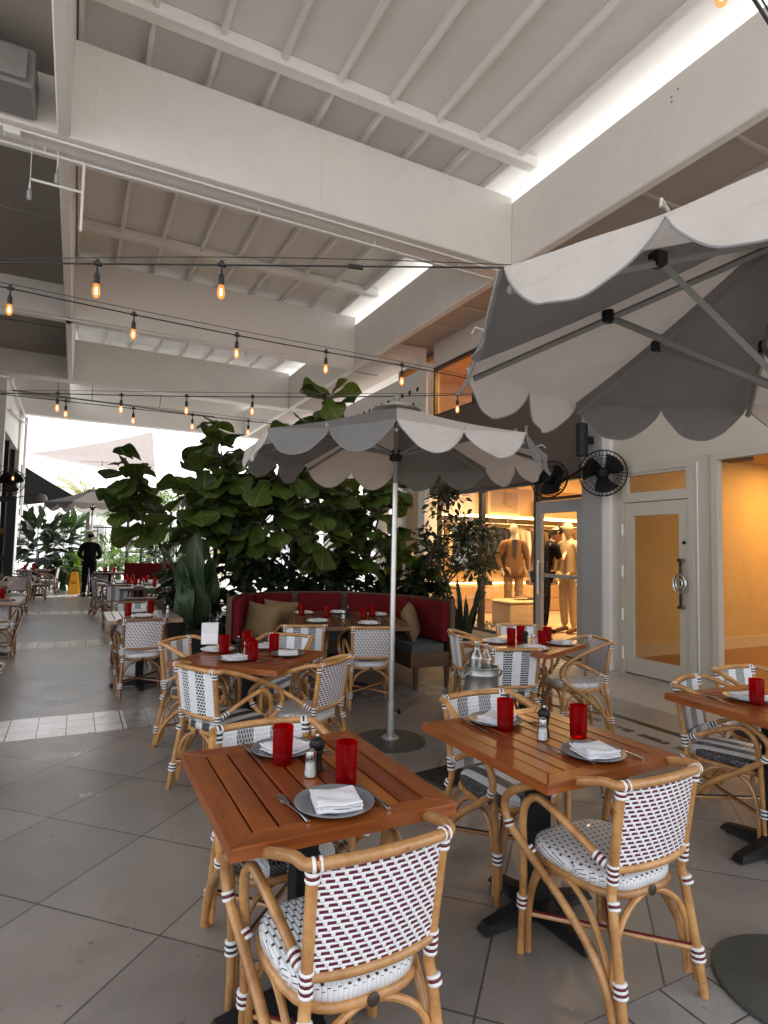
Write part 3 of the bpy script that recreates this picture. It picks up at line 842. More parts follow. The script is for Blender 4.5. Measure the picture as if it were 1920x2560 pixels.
def area(name, loc, size, energy, color, rot=(0, 0, 0), sy=None):
    l = bpy.data.lights.new(name, 'AREA'); l.energy = energy; l.color = color; l.size = size
    if sy: l.shape = 'RECTANGLE'; l.size_y = sy
    o = bpy.data.objects.new(name, l); COL.objects.link(o); o.location = loc; o.rotation_euler = rot
    return o
WARM = (1., .68, .34)
area('shop_lamp', (7.4, 7.4, 2.955), 1.0, 130, WARM, sy=.3)
area('shop_lamp', (7.6, 9.6, 2.955), 1.0, 165, WARM, sy=.3)
area('shop_lamp', (9.6, 8.6, 2.955), 1.0, 145, WARM, sy=.3)
area('loft_lamp', (7.4, 8.2, 5.28), .8, 170, (1., .55, .16), sy=.8)
area('room_lamp', (9.9, 4.7, 2.92), .6, 80, (1., .56, .18), sy=.4)
# ------------------------------------------------------------------ rattan bistro armchair (front = +Y, origin on the floor under the seat)
def seat_outline(n=40, w=.225, d=.215, back=.185):
    out = []
    for k in range(n):
        a = 2 * PI * k / n
        c, s = math.cos(a), math.sin(a)
        e = .62
        x = abs(c) ** e * (1 if c >= 0 else -1); y = abs(s) ** e * (1 if s >= 0 else -1)
        hw = back + (w - back) * (y + 1) / 2
        out.append((x * hw, y * d))
    return out
def band(par, bind, pts, r, k=3, gap=.0095):
    """one sleeve of white and coloured wraps around a straight piece from pts[0] towards pts[1]"""
    a, b = Vector(pts[0]), Vector(pts[1]); d = (b - a).normalized()
    P, R = [], []
    for i in range(2 * k - 1):
        rr = r + (.0022 if i % 2 == 0 else .0014)
        w = gap * (1.1 if i % 2 == 0 else .9)
        s = i * gap
        P += [a + d * (s + .0005), a + d * (s + gap * .3), a + d * (s + gap * .7), a + d * (s + gap - .0005)]
        R += [rr - .0015, rr, rr, rr - .0015]
    mb = MB().tube(P, R, 10)
    n = len(P)
    mb.mi = [((j // 10) // 4) % 2 for j in range((n - 1) * 10)] + [0, 0]
    return mb.build('binding', [M_bindw, bind], par, angle=80)
def make_chair(name, kind, rattan, bind):
    t = thing(name, 'rattan armchair', 'chair')
    z = .44
    # woven seat
    ol = seat_outline()
    n = len(ol)
    prof = [(.35, .0182), (.7, .0155), (.9, .012), (.985, .004), (1.0, -.012), (.985, -.034), (.93, -.04)]
    sd = MB()
    vs = []; uvs = []; fs = []
    for f, dz in prof:
        for x, y in ol:
            vs.append((x * max(f, .001), y * max(f, .001), z + dz))
            ext = max(0, .004 - dz) * 9
            uvs.append((.5 + x * f / .45, .5 + (y * f) / .43 + (ext if y > 0 else -ext)))
    for i in range(len(prof) - 1):
        for k in range(n):
            l = (k + 1) % n
            fs.append((i * n + k, i * n + l, (i + 1) * n + l, (i + 1) * n + k))
    fs = [tuple(reversed(f)) for f in fs]
    fs.append(tuple(range(n)))
    sd.add(vs, fs, 0, uvs)
    sd.build('seat', M_seat if kind == 'red' else M_seatstripe, t, angle=70)
    # posts
    px, pt, py0, py1 = .182, .192, -.205, -.255
    bz, tz, lz = .505, .795, .50
    # woven back panel (bowed backwards), inner and outer face
    def pan(off, u, v):
        zz = bz - .012 + v * (tz - bz + .008)
        k = (zz - .44) / .36
        x = (u - .5) * 2 * (px + (pt - px) * k - .006)
        y = py0 + (py1 - py0) * k - .028 * (1 - (2 * u - 1) ** 2) + off
        return (x, y, zz)
    bk = MB()
    nu_, nv_, wu_, sh_ = (11, 19, .68, .33) if kind == 'red' else (15, 16, .76, .5)
    def relief(u, v):
        vv = v * nv_; row = math.floor(vv); fu = (u * nu_ + row * sh_) % 1; fv = vv - row
        if fu > wu_: return .0024 * math.sin(PI * (fu - wu_) / (1 - wu_)) + .0006
        return .0012 * math.sin(PI * fv / .56) if fv < .56 else .0014 * math.sin(PI * (fv - .56) / .44)
    bk.grid(lambda u, v: pan(-.006 - relief(u, v), u, v), nu_ * 8, nv_ * 7, 0)
    bk.grid(lambda u, v: pan(.007, 1 - u, v), 14, 8, 1)
    bk.build('backrest', [M_back, M_back] if kind == 'red' else [M_column, M_stripe], t, angle=75)
    if kind != 'red':   # apron of the striped back reaching down to the seat
        MB().grid(lambda u, v: ((u - .5) * 2 * (px - .012), py0 + .012 + .0 * v - .026 * (1 - (2 * u - 1) ** 2), .455 + v * .06), 14, 2).build('back_apron', M_stripe, t)
    # seat hoop
    MB().tube([(x * .97, y * .97, z - .048) for x, y in seat_outline(28)], .0155, 10, closed=True).build('seat_frame', rattan, t)
    # one continuous arm and top rail
    half = [(.205, -.262, .800), (.225, -.20, .797), (.25, -.07, .755), (.272, .08, .695), (.282, .19, .635), (.281, .235, .575), (.272, .215, .50),
            (.255, .11, .415), (.238, -.03, .32), (.226, -.15, .215), (.222, -.215, .12), (.221, -.24, .03)]
    top = [(-x, y, zz) for x, y, zz in reversed(half)] + [(-.1, -.285, .803), (0, -.292, .804), (.1, -.285, .803)] + half
    rail = MB().tube(top, .0158, 10, smooth=4).build('top_rail', rattan, t)
    MB().tube([(-px + .004, py0 - .012, lz), (-.09, py0 - .035, lz), (0, py0 - .042, lz), (.09, py0 - .035, lz), (px - .004, py0 - .012, lz)], .014, 10, smooth=4).build('lower_back_rail', rattan, t)
    for sx in (-1, 1):
        # rear leg running up into the back post
        lg = MB().tube([(sx * .205, -.275, 0), (sx * .200, -.25, .16), (sx * .188, -.213, .38), (sx * px, py0, .44), (sx * (px + pt) / 2, (py0 + py1) / 2, .62), (sx * pt, py1, .795)], [.0165, .0168, .017, .017, .0165, .0165], 10, smooth=4).build('rear_leg', rattan, t)
        band(lg, bind, [(sx * .2015, -.257, .115), (sx * .199, -.245, .20)], .023, 3)
        band(lg, bind, [(sx * .192, -.226, .372), (sx * .186, -.21, .42)], .0185, 2)
        band(lg, bind, [(sx * .183, -.209, .452), (sx * .186, -.22, .60)], .0185, 4)
        band(lg, bind, [(sx * .1905, -.251, .752), (sx * .192, -.254, .80)], .0185, 3)
        # front leg curling over as the inner arm loop
        fl = MB().tube([(sx * .222, .205, 0), (sx * .219, .195, .2), (sx * .226, .185, .40), (sx * .236, .178, .52), (sx * .24, .155, .595), (sx * .236, .10, .635), (sx * .226, .03, .615),
                        (sx * .208, -.08, .565), (sx * .190, -.185, .508)], .0152, 10, smooth=4).build('front_leg', rattan, t)
        band(fl, bind, [(sx * .219, .198, .175), (sx * .220, .195, .26)], .021, 3)
        band(fl, bind, [(sx * .272, .211, .490), (sx * .277, .229, .535)], .0175, 2)
        band(fl, bind, [(sx * .238, .118, .418), (sx * .252, .145, .446)], .0175, 2)
        band(fl, bind, [(sx * .197, -.145, .528), (sx * .19, -.185, .51)], .017, 3)
        # side arch
        MB().tube([(sx * .213, .17, .02), (sx * .212, .165, .19), (sx * .205, .12, .33), (sx * .202, .0, .385), (sx * .198, -.11, .33), (sx * .195, -.19, .19), (sx * .197, -.215, .05)], .0115, 8, smooth=4).build('arch_brace', rattan, t)
        # rail end wraps
        band(rail, bind, [(sx * .20, -.264, .7985), (sx * .165, -.272, .8)], .0175, 2)
    for y, sy in ((.205, 1), (-.235, -1)):
        MB().tube([(-.20, y - .012 * sy, .06), (-.195, y - .012 * sy, .19), (-.14, y - .02 * sy, .325), (0, y - .03 * sy, .385), (.14, y - .02 * sy, .325), (.195, y - .012 * sy, .19), (.20, y - .012 * sy, .06)], .0115, 8, smooth=4).build('arch_brace', rattan, t)
    for a, b in (((-.215, .195, .155), (.20, -.25, .155)), ((.215, .195, .172), (-.20, -.25, .172))):
        s = MB().tube([a, b], .010, 8).build('stretcher', rattan, t)
        MB().tube([Vector(a) + Vector((0, 0, .009)), Vector(b) + Vector((0, 0, .009))], .0055, 6).build('binding_strip', bind, s)
    MB().lathe([(.018, 0), (.018, .004), (.012, .007)], 16, M=Matrix.Translation((0, -.222, z - .046)) @ Matrix.Rotation(PI / 2, 4, 'X')).build('medallion', M_medal, t)
    Sc = Matrix.Diagonal((.93, .93, .92, 1))
    def shrink(o):
        o.data.transform(Sc)
        for k in kids(o): shrink(k)
    for k in kids(t): shrink(k)
    return t

chair_red = make_chair('rattan_armchair', 'red', M_rattan, M_bindr)
chair_str = make_chair('rattan_armchair', 'stripe', M_rattan, M_bindk)
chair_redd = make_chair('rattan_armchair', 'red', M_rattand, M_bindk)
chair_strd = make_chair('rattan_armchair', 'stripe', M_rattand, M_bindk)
used = set()
def chair(proto, bx_, by_, head, label, group):
    """bx_, by_ is the middle of the back rail; head the facing angle (deg, 90 = +Y)"""
    a = rad(head); bx_ *= 1.062; by_ *= 1.062
    loc = (bx_ + .237 * math.cos(a), by_ + .237 * math.sin(a), 0)
    rz = a - PI / 2
    if proto.name not in used:
        used.add(proto.name); tree_of(proto)
        proto.location = loc; proto.rotation_euler = (0, 0, rz); tag(proto, label, 'chair', group)
        return proto
    return dup(proto, loc, rz, label, group)
GF = 'rattan armchairs round the front tables'
GM = 'rattan armchairs round the middle tables'
GB = 'rattan armchairs at the far tables'
chair(chair_red, .655, 1.245, 91, 'red-flecked white woven armchair tucked under the front table with two red glasses', GF)
chair(chair_red, 1.625, 1.275, 91, 'red-flecked white woven armchair at the table beside the dark umbrella base', GF)
chair(chair_str, .665, 2.25, -90, 'grey striped armchair of which only the top shows behind the front table', GF)
chair(chair_str, 1.70, 2.33, -88, 'grey striped armchair behind the table beside the floor drain', GF)
chair(chair_str, .625, 3.45, 26, 'armchair with two dark brick columns on its white back, beside the aisle tile band', GM)
chair(chair_str, .67, 4.50, -42, 'white and grey striped armchair by the white menu card on the tilted table', GM)
chair(chair_red, 1.42, 3.36, 127, 'red-edged woven armchair turned sideways just before the silver umbrella pole', GM)
chair(chair_str, 1.50, 4.44, 226, 'striped armchair on the far side of the tilted table below the banquette', GM)
chair(chair_red, 2.31, 4.66, 72, 'woven armchair with its back to the viewer between umbrella pole and red banquette', GM)
chair(chair_str, 1.80, 4.95, 74, 'dark brick striped armchair facing the red banquette table, left of the woven one', GM)
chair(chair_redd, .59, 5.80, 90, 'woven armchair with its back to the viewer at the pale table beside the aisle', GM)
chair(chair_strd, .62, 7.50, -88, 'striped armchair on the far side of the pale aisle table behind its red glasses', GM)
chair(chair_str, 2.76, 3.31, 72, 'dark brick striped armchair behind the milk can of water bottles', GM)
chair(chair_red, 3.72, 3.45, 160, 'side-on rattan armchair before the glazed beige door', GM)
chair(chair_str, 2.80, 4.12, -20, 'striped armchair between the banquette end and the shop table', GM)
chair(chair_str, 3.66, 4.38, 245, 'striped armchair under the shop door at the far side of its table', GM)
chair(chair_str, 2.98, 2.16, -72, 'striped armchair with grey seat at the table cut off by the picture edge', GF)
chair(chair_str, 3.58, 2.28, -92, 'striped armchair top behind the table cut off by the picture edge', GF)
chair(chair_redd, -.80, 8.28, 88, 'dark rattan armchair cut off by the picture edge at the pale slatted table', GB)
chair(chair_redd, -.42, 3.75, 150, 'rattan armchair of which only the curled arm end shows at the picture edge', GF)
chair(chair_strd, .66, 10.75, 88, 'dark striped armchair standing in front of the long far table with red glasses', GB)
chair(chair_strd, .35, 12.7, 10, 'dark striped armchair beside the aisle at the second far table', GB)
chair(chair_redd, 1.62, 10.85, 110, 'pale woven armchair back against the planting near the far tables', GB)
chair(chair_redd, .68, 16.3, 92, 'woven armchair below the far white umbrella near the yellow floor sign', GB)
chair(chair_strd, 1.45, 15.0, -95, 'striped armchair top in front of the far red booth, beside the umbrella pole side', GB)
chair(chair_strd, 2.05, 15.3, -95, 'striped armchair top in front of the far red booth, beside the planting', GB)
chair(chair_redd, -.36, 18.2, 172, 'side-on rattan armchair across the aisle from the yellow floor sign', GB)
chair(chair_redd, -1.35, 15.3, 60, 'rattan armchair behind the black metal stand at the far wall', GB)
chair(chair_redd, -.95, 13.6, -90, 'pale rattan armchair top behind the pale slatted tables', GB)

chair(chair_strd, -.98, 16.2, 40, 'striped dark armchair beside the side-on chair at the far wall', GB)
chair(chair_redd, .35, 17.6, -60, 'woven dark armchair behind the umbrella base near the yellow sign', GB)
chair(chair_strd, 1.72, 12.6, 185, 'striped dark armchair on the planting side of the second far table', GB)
# ------------------------------------------------------------------ tables
def make_table(name, label, x, y, w, d, rz, woods, group=None, z=.72, nslat=7, apron=0, cross=True, bx_=0, by_=0):
    wd, wx = woods
    t = thing(name, label, 'table', (x, y, 0), rz, group)
    fw, th = .068, .034
    hw, hd = w / 2, d / 2
    def bevboard(poly, name, m):
        mb = MB(); n = len(poly); b = .004
        cx, cy = sum(p[0] for p in poly) / n, sum(p[1] for p in poly) / n
        ins = [(px + (cx - px) * b / max(.02, math.hypot(cx - px, cy - py)), py + (cy - py) * b / max(.02, math.hypot(cx - px, cy - py))) for px, py in poly]
        vs = [(px, py, z - th) for px, py in poly] + [(px, py, z - b) for px, py in poly] + [(px, py, z) for px, py in ins]
        fs = [tuple(range(n - 1, -1, -1)), tuple(range(2 * n, 3 * n))]
        for i in range(n):
            j = (i + 1) % n
            fs += [(i, j, n + j, n + i), (n + i, n + j, 2 * n + j, 2 * n + i)]
        return mb.add(vs, fs)
    g = .0006
    edge = MB()
    a = bevboard([(-hw, -hd), (hw, -hd), (hw - fw, -hd + fw), (-hw + fw, -hd + fw)], '', wx)
    b = bevboard([(hw, hd), (-hw, hd), (-hw + fw, hd - fw), (hw - fw, hd - fw)], '', wx)
    c = bevboard([(-hw, hd), (-hw, -hd), (-hw + fw, -hd + fw), (-hw + fw, hd - fw)], '', wd)
    e = bevboard([(hw, -hd), (hw, hd), (hw - fw, hd - fw), (hw - fw, -hd + fw)], '', wd)
    for q, m in ((a, wx), (b, wx), (c, wd), (e, wd)):
        q.build('frame_board', m, t, False)
    inner = w - 2 * fw; gap = .0075
    sw = (inner - gap * (nslat + 1)) / nslat
    sl = MB()
    for k in range(nslat):
        x0 = -hw + fw + gap + k * (sw + gap)
        sl.bx(x0, x0 + sw, -hd + fw + .001, hd - fw - .001, z - th + .004, z - .0008, bev=.003)
    sl.build('slats', wd, t, False)
    MB().bx(-hw + fw - .01, hw - fw + .01, -hd + fw - .01, hd - fw + .01, z - th - .012, z - th + .003).build('underside', M_blackmat, t, False)
    base = MB()
    base.bx(bx_ - .038, bx_ + .038, by_ - .038, by_ + .038, .03, z - th - .012, bev=.006)
    base.bx(bx_ - .19, bx_ + .19, by_ - .19, by_ + .19, z - th - .028, z - th - .0125)
    base.build('pedestal', M_black, t, False)
    for k in range(4):
        M = Matrix.Translation((bx_, by_, 0)) @ Matrix.Rotation(k * PI / 2, 4, 'Z')
        L = .28
        vs = [(.03, -.035, .012), (.03, .035, .012), (.03, .028, .085), (.03, -.028, .085), (L, -.03, .012), (L, .03, .012), (L - .02, .022, .042), (L - .02, -.022, .042)]
        fs = [(0, 1, 2, 3), (4, 7, 6, 5), (0, 4, 5, 1), (3, 2, 6, 7), (0, 3, 7, 4), (1, 5, 6, 2)]
        f = MB().add(vs, fs, 0, None, M)
        f.lathe([(.018, 0), (.018, .014)], 10, M=M @ Matrix.Translation((L - .035, 0, 0)))
        f.build('foot', M_black, t, False)
    return t
W1 = (M_table, M_tablex); W2 = (M_tabledark, M_tabledarkx); W3 = (M_tablepale, M_tablepalex)
TG = 'slatted wooden tables on the terrace'
TZ = .72
make_table('slatted_table', 'orange brown slatted table in front, laid with two plates and two red glasses', .697, 1.865, .655, .755, rad(0), W1, TG)
make_table('slatted_table', 'orange brown slatted table beside the floor drain, laid for two', 1.675, 1.855, .64, .745, rad(1), W1, TG, bx_=.04, by_=.06)
make_table('slatted_table', 'dark orange table set cornerwise with white menu card and five red glasses', 1.08, 4.01, .76, .76, rad(47), W1, TG, nslat=8)
make_table('slatted_table', 'wide dark wooden table inside the curved red banquette', 2.56, 5.82, 1.16, 1.4, rad(-19), W2, TG, nslat=11)
make_table('slatted_table', 'wooden table laid for three before the clothes shop window', 3.27, 3.80, .72, .72, rad(24), W1, TG)
make_table('slatted_table', 'orange brown table cut off by the picture edge near the beige door', 3.13, 1.80, .66, .72, rad(-4), W1, TG)
make_table('slatted_table', 'pale slatted table beside the aisle with two red glasses', .655, 6.72, .69, .88, rad(0), W3, TG)
make_table('slatted_table', 'pale slatted table at the picture edge with one red glass', -.92, 9.0, .72, .92, rad(0), W3, TG)
make_table('slatted_table', 'pale slatted table far down the picture edge, before the black metal stand', -1.36, 12.7, .72, 1.0, rad(0), W3, TG)
make_table('slatted_table', 'long far table crowded with red glasses behind the striped armchair', 1.08, 11.45, .76, 1.15, rad(0), W2, TG)
make_table('slatted_table', 'second far table with red glasses before the far red booth', 1.12, 13.0, .76, 1.1, rad(0), W2, TG)
make_table('slatted_table', 'far wooden table next to the potted palms by the open end', -.95, 18.6, .8, .8, rad(0), W2, TG)
make_table('slatted_table', 'far table beneath the white umbrella near the open end', .85, 17.2, .76, .76, rad(0), W2, TG)

# ------------------------------------------------------------------ table ware
def proto_plate(m):
    prof = [(.001, .004), (.06, .004), (.075, .006), (.108, .0165), (.1135, .0185), (.1145, .017), (.108, .012), (.074, .001), (.055, 0), (.001, 0)]
    mb = MB().lathe(list(reversed(prof)), 40, close=False)
    return mb
def placed(proto, name, m, x, y, z, rz, label, cat, group):
    """one-mesh thing sharing the mesh of the first one"""
    if name not in proto:
        o = proto['__mb'][name]().build(name, m, None)
        proto[name] = o
        fresh = True
    else:
        o = proto[name].copy(); COL.objects.link(o)
    o.location = (x, y, z); o.rotation_euler = (0, 0, rz)
    return tag(o, label, cat, group)
def napkin_mb():
    mb = MB()
    for k, (w, d, z0, ox, oy) in enumerate(((.125, .118, .0, 0, 0), (.122, .112, .009, .002, .004), (.124, .116, .018, -.003, -.001))):
        def fn(u, v, w=w, d=d, z0=z0, ox=ox, oy=oy):
            e = .007 * math.sin(3.1 * u + 2 * v + z0 * 90) + .004 * math.sin(9 * v + u * 4)
            edge = min(u, 1 - u, v, 1 - v)
            return (ox + (u - .5) * w * (1 + .03 * math.sin(5 * v)), oy + (v - .5) * d * (1 + .03 * math.sin(4 * u)), z0 + .006 + e * .5 + .004 * min(1, edge * 9))
        top = 12
        mb.grid(fn, top, top)
        mb.grid(lambda u, v, f=fn: (Vector(f(1 - u, v)) - Vector((0, 0, .0075))), top, top)
        # rolled folded edge
        mb.tube([(-w / 2 + w * i / 8, -d / 2 + oy, z0 + .004 + .002 * math.sin(i)) for i in range(9)], .0048, 7)
        mb.tube([(ox + w / 2, -d / 2 + d * i / 8, z0 + .003) for i in range(9)], .0035, 6)
        mb.tube([(ox - w / 2, -d / 2 + d * i / 8, z0 + .003) for i in range(9)], .0035, 6)
    return mb
def glass_mb():
    prof = [(.001, 0), (.030, 0), (.0325, .003), (.0335, .03), (.035, .125), (.0338, .126), (.0318, .125), (.0305, .03), (.029, .014), (.001, .012)]
    return MB().lathe(prof, 28, close=False)
def fork_mb():
    mb = MB()
    mb.tube([(0, -.10, .006), (0, -.06, .009), (0, -.01, .007), (0, .03, .005)], [.0065, .005, .0028, .003], 8, smooth=3, flat=.5)
    mb.tube([(0, .028, .005), (0, .045, .004), (0, .055, .005)], [.004, .011, .011], 8, smooth=3, flat=.25)
    for k in range(4):
        x = -.0095 + k * .0063
        mb.tube([(x, .052, .005), (x, .08, .009), (x * .95, .098, .007)], [.002, .0018, .0012], 6, smooth=2)
    return mb
def knife_mb():
    mb = MB()
    mb.tube([(0, -.11, .006), (0, -.06, .007), (0, -.01, .006)], [.0075, .0065, .0048], 8, smooth=3, flat=.6)
    mb.add([(-.006, -.012, .005), (.004, -.012, .005), (.0045, .08, .005), (-.001, .10, .005), (-.008, .06, .005),
            (-.006, -.012, .007), (.004, -.012, .0075), (.0045, .08, .0075), (-.001, .10, .0065), (-.008, .06, .0058)],
           [(4, 3, 2, 1, 0), (5, 6, 7, 8, 9), (0, 1, 6, 5), (1, 2, 7, 6), (2, 3, 8, 7), (3, 4, 9, 8), (4, 0, 5, 9)])
    return mb
PR = {'__mb': {'plate': lambda: proto_plate(None), 'dinner_plate': lambda: proto_plate(None), 'napkin': napkin_mb, 'tumbler': glass_mb, 'fork': fork_mb, 'knife': knife_mb}}
def plate(x, y, lab, white=False):
    placed(PR, 'dinner_plate' if white else 'plate', M_platew if white else M_plate, x, y, TZ + .0002, 0, ('white plate ' if white else 'grey stoneware plate ') + lab, 'plate', 'plates on the laid tables')
def napkin(x, y, rz, lab):
    placed(PR, 'napkin', M_napkin, x, y, TZ + .008, rz, 'folded white napkin ' + lab, 'napkin', 'napkins on the plates')
def tumbler(x, y, lab):
    placed(PR, 'tumbler', M_red, x, y, TZ + .0004, x * 7, 'tall red glass tumbler ' + lab, 'glass', 'red tumblers on the tables')
def fork(x, y, rz, lab):
    placed(PR, 'fork', M_steel, x, y, TZ, rz, 'steel fork ' + lab, 'fork', 'forks on the laid tables')
def knife(x, y, rz, lab):
    placed(PR, 'knife', M_steel, x, y, TZ, rz, 'steel knife ' + lab, 'knife', 'knives on the laid tables')
SALT = []; PEP = []
def salt(x, y, lab):
    lb = 'glass salt shaker with steel lid ' + lab
    if SALT: return dup(SALT[0], (x, y, TZ), 0, lb)
    t = thing('salt_shaker', lb, 'salt shaker', (x, y, TZ), 0, 'salt shakers on the tables')
    MB().lathe([(.02, 0), (.0215, .004), (.0195, .03), (.0165, .058), (.0165, .062)], 10).build('jar', M_clear, t, angle=20)
    MB().lathe([(.017, .003), (.0185, .006), (.0168, .03), (.0145, .046)], 10).build('salt', M_salt, t, angle=20)
    MB().lathe([(.018, .062), (.0185, .070), (.0165, .082), (.008, .089), (.001, .09)], 20).build('lid', M_steel, t)
    SALT.append(t); tree_of(t)
def pepper(x, y, lab):
    lb = 'black pepper mill ' + lab
    if PEP: return dup(PEP[0], (x, y, TZ), 0, lb)
    t = thing('pepper_mill', lb, 'pepper mill', (x, y, TZ), 0, 'pepper mills on the tables')
    MB().lathe([(.021, 0), (.022, .004), (.019, .02), (.0165, .04), (.019, .058), (.0205, .064), (.019, .07)], 20).build('body', M_black, t)
    MB().lathe([(.0175, .0705), (.0235, .078), (.025, .09), (.020, .102), (.009, .108), (.006, .110)], 20).build('head', M_black, t)
    MB().lathe([(.006, .110), (.0075, .114), (.006, .119), (.001, .121)], 12).build('knob', M_steel, t)
    PEP.append(t); tree_of(t)
A = 'on the front table'
def place_setting(x, y, rz, lab, white=False, cut=True, seed=0):
    plate(x, y, lab, white); napkin(x + .004, y - .004, rz, lab.replace('on the ', 'plated on the ', 1) if lab.startswith('on the ') else 'on the plate ' + lab)
# front table
place_setting(.69, 1.61, rad(-12), 'of the front table by the red-flecked chair')
place_setting(.70, 2.11, rad(20), 'of the front table by the grey striped chair')
tumbler(.66, 1.995, 'before the striped chair plate on the front table'); tumbler(.79, 1.755, 'beside the red-flecked chair plate on the front table')
salt(.705, 1.845, 'on the front table'); pepper(.742, 1.885, 'on the front table')
fork(.575, 1.64, rad(7), 'left of the near plate on the front table'); knife(.815, 1.63, rad(2), 'right of the near plate on the front table')
knife(.59, 2.12, rad(182), 'by the striped chair plate on the front table'); fork(.83, 2.10, rad(184), 'by the striped chair plate on the front table')
# table beside the drain
place_setting(1.71, 1.62, rad(-12), 'of the drain-side table by the red-flecked chair')
place_setting(1.64, 2.10, rad(24), 'of the drain-side table by the grey striped chair')
tumbler(1.61, 1.995, 'before the striped chair plate on the drain-side table'); tumbler(1.82, 1.80, 'beside the red-flecked chair plate on the drain-side table')
salt(1.66, 1.83, 'on the drain-side table'); pepper(1.705, 1.87, 'on the drain-side table')
fork(1.62, 1.64, rad(10), 'by the red-flecked chair plate on the drain-side table'); knife(1.84, 1.62, rad(0), 'by the red-flecked chair plate on the drain-side table')
knife(1.52, 2.08, rad(176), 'by the striped chair plate on the drain-side table'); fork(1.78, 2.08, rad(183), 'by the striped chair plate on the drain-side table')
# tilted table
L3 = 'on the tilted table '
place_setting(.95, 3.90, rad(20), L3 + 'before the brick column chair')
place_setting(1.32, 3.95, rad(-20), L3 + 'before the sideways woven chair')
place_setting(1.27, 4.29, rad(40), L3 + 'before the banquette-side chair', True)
place_setting(.92, 4.28, rad(10), L3 + 'below the white menu card', True)
tumbler(.94, 4.17, L3 + 'beside the menu card'); tumbler(1.055, 3.86, L3 + 'nearest the brick column chair'); tumbler(1.13, 4.31, L3 + 'behind the pepper mill')
tumbler(1.27, 4.10, L3 + 'between the two napkins')
tumbler(1.075, 4.0, L3 + 'in front of the salt shaker')
pepper(1.03, 4.13, 'on the tilted table'); salt(1.075, 4.10, 'on the tilted table')
knife(1.06, 3.78, rad(120), L3 + 'near its front corner'); fork(1.22, 3.82, rad(140), L3 + 'near its front corner')
mc = MB().box((0, 0, .075), (.115, .002, .15), M=Matrix.Rotation(rad(-12), 4, 'X')).box((0, .03, .075), (.115, .002, .15), M=Matrix.Rotation(rad(12), 4, 'X')).build('menu_card', M_card, None, False)
mc.location = (.89, 4.41, TZ + .03); mc.rotation_euler = (0, 0, rad(-8)); tag(mc, 'blank white menu card standing on the tilted table', 'menu card')
# banquette table
L4 = 'on the banquette table '
for (x, y, r), s in zip(((2.30, 6.36, 10), (2.70, 6.33, -8), (3.02, 5.98, 20), (2.18, 5.62, 15), (2.59, 5.30, -5)),
                        ('at its back corner', 'under the middle cushion', 'at the pillow side', 'before the brick striped chair', 'before the woven chair')):
    place_setting(x, y, rad(r), L4 + s, True)
for (x, y), s in zip(((2.23, 6.24), (2.42, 5.98), (2.92, 5.90), (2.73, 5.72)), ('by the back corner plate', 'in its middle', 'at the pillow side', 'near the umbrella pole side')):
    tumbler(x, y, L4 + s)
salt(2.53, 5.79, 'on the banquette table'); pepper(2.62, 5.88, 'on the banquette table')
# shop table
L5 = 'on the shop-window table '
place_setting(3.07, 3.92, rad(0), L5 + 'at the banquette side', True); place_setting(3.13, 3.55, rad(-20), L5 + 'before the brick striped chair', True); place_setting(3.51, 3.66, rad(15), L5 + 'before the side-on chair', True)
for (x, y), s in zip(((3.12, 3.80), (3.30, 3.90), (3.26, 3.60), (3.47, 3.77)), ('by the banquette side plate', 'in front of the far chair', 'by the brick striped chair', 'at the door side')):
    tumbler(x, y, L5 + s)
pepper(3.22, 3.75, 'on the shop-window table'); salt(3.28, 3.72, 'on the shop-window table')
fork(3.17, 3.86, rad(30), L5 + 'at the banquette side')
# cut-off table
place_setting(3.11, 1.91, rad(-10), 'on the table cut off by the picture edge'); tumbler(3.05, 1.83, 'on the table cut off by the picture edge')
knife(2.93, 1.93, rad(160), 'on the table cut off by the picture edge')
# pale aisle table
L7 = 'on the pale aisle table '
place_setting(.66, 7.02, rad(0), L7 + 'at its far side', True); place_setting(.65, 6.55, rad(5), L7 + 'at its near side', True)
tumbler(.52, 6.72, L7 + 'at the aisle side'); tumbler(.76, 6.92, L7 + 'at the planting side'); salt(.92, 6.80, 'on the pale aisle table'); pepper(.90, 6.88, 'on the pale aisle table')
# far tables
tumbler(-.80, 9.12, 'on the pale table at the picture edge')
place_setting(-.86, 8.78, 0, 'on the pale table at the picture edge', True)
L9 = 'on the crowded far table '
place_setting(1.02, 11.12, 0, L9 + 'at its front', True); place_setting(1.22, 11.7, 0, L9 + 'at its planting side', True)
for (x, y), s in zip(((.98, 11.35), (.90, 11.75), (1.30, 11.4), (1.12, 11.85)), ('at the front', 'at the aisle side', 'at the planting side', 'at the back')):
    tumbler(x, y, L9 + s)
salt(1.08, 11.32, 'on the crowded far table'); pepper(1.11, 11.42, 'on the crowded far table')
L10 = 'on the second far table '
place_setting(.95, 12.7, 0, L10 + 'at its front', True)
for (x, y), s in zip(((1.05, 12.85), (1.30, 12.75), (.95, 13.2)), ('at the front', 'at the planting side', 'at the back')):
    tumbler(x, y, L10 + s)
tumbler(-.95, 18.5, 'on the far table by the potted palms'); tumbler(-1.15, 18.6, 'wall side of the far table by the potted palms')
place_setting(-.75, 18.55, 0, 'on the far table by the potted palms', True)
tumbler(-1.22, 12.5, 'aisle side of the far pale table'); tumbler(-1.4, 12.75, 'wall side of the far pale table')
tumbler(.75, 17.1, 'under the far white umbrella'); tumbler(.95, 17.2, 'under the far white umbrella, planting side')

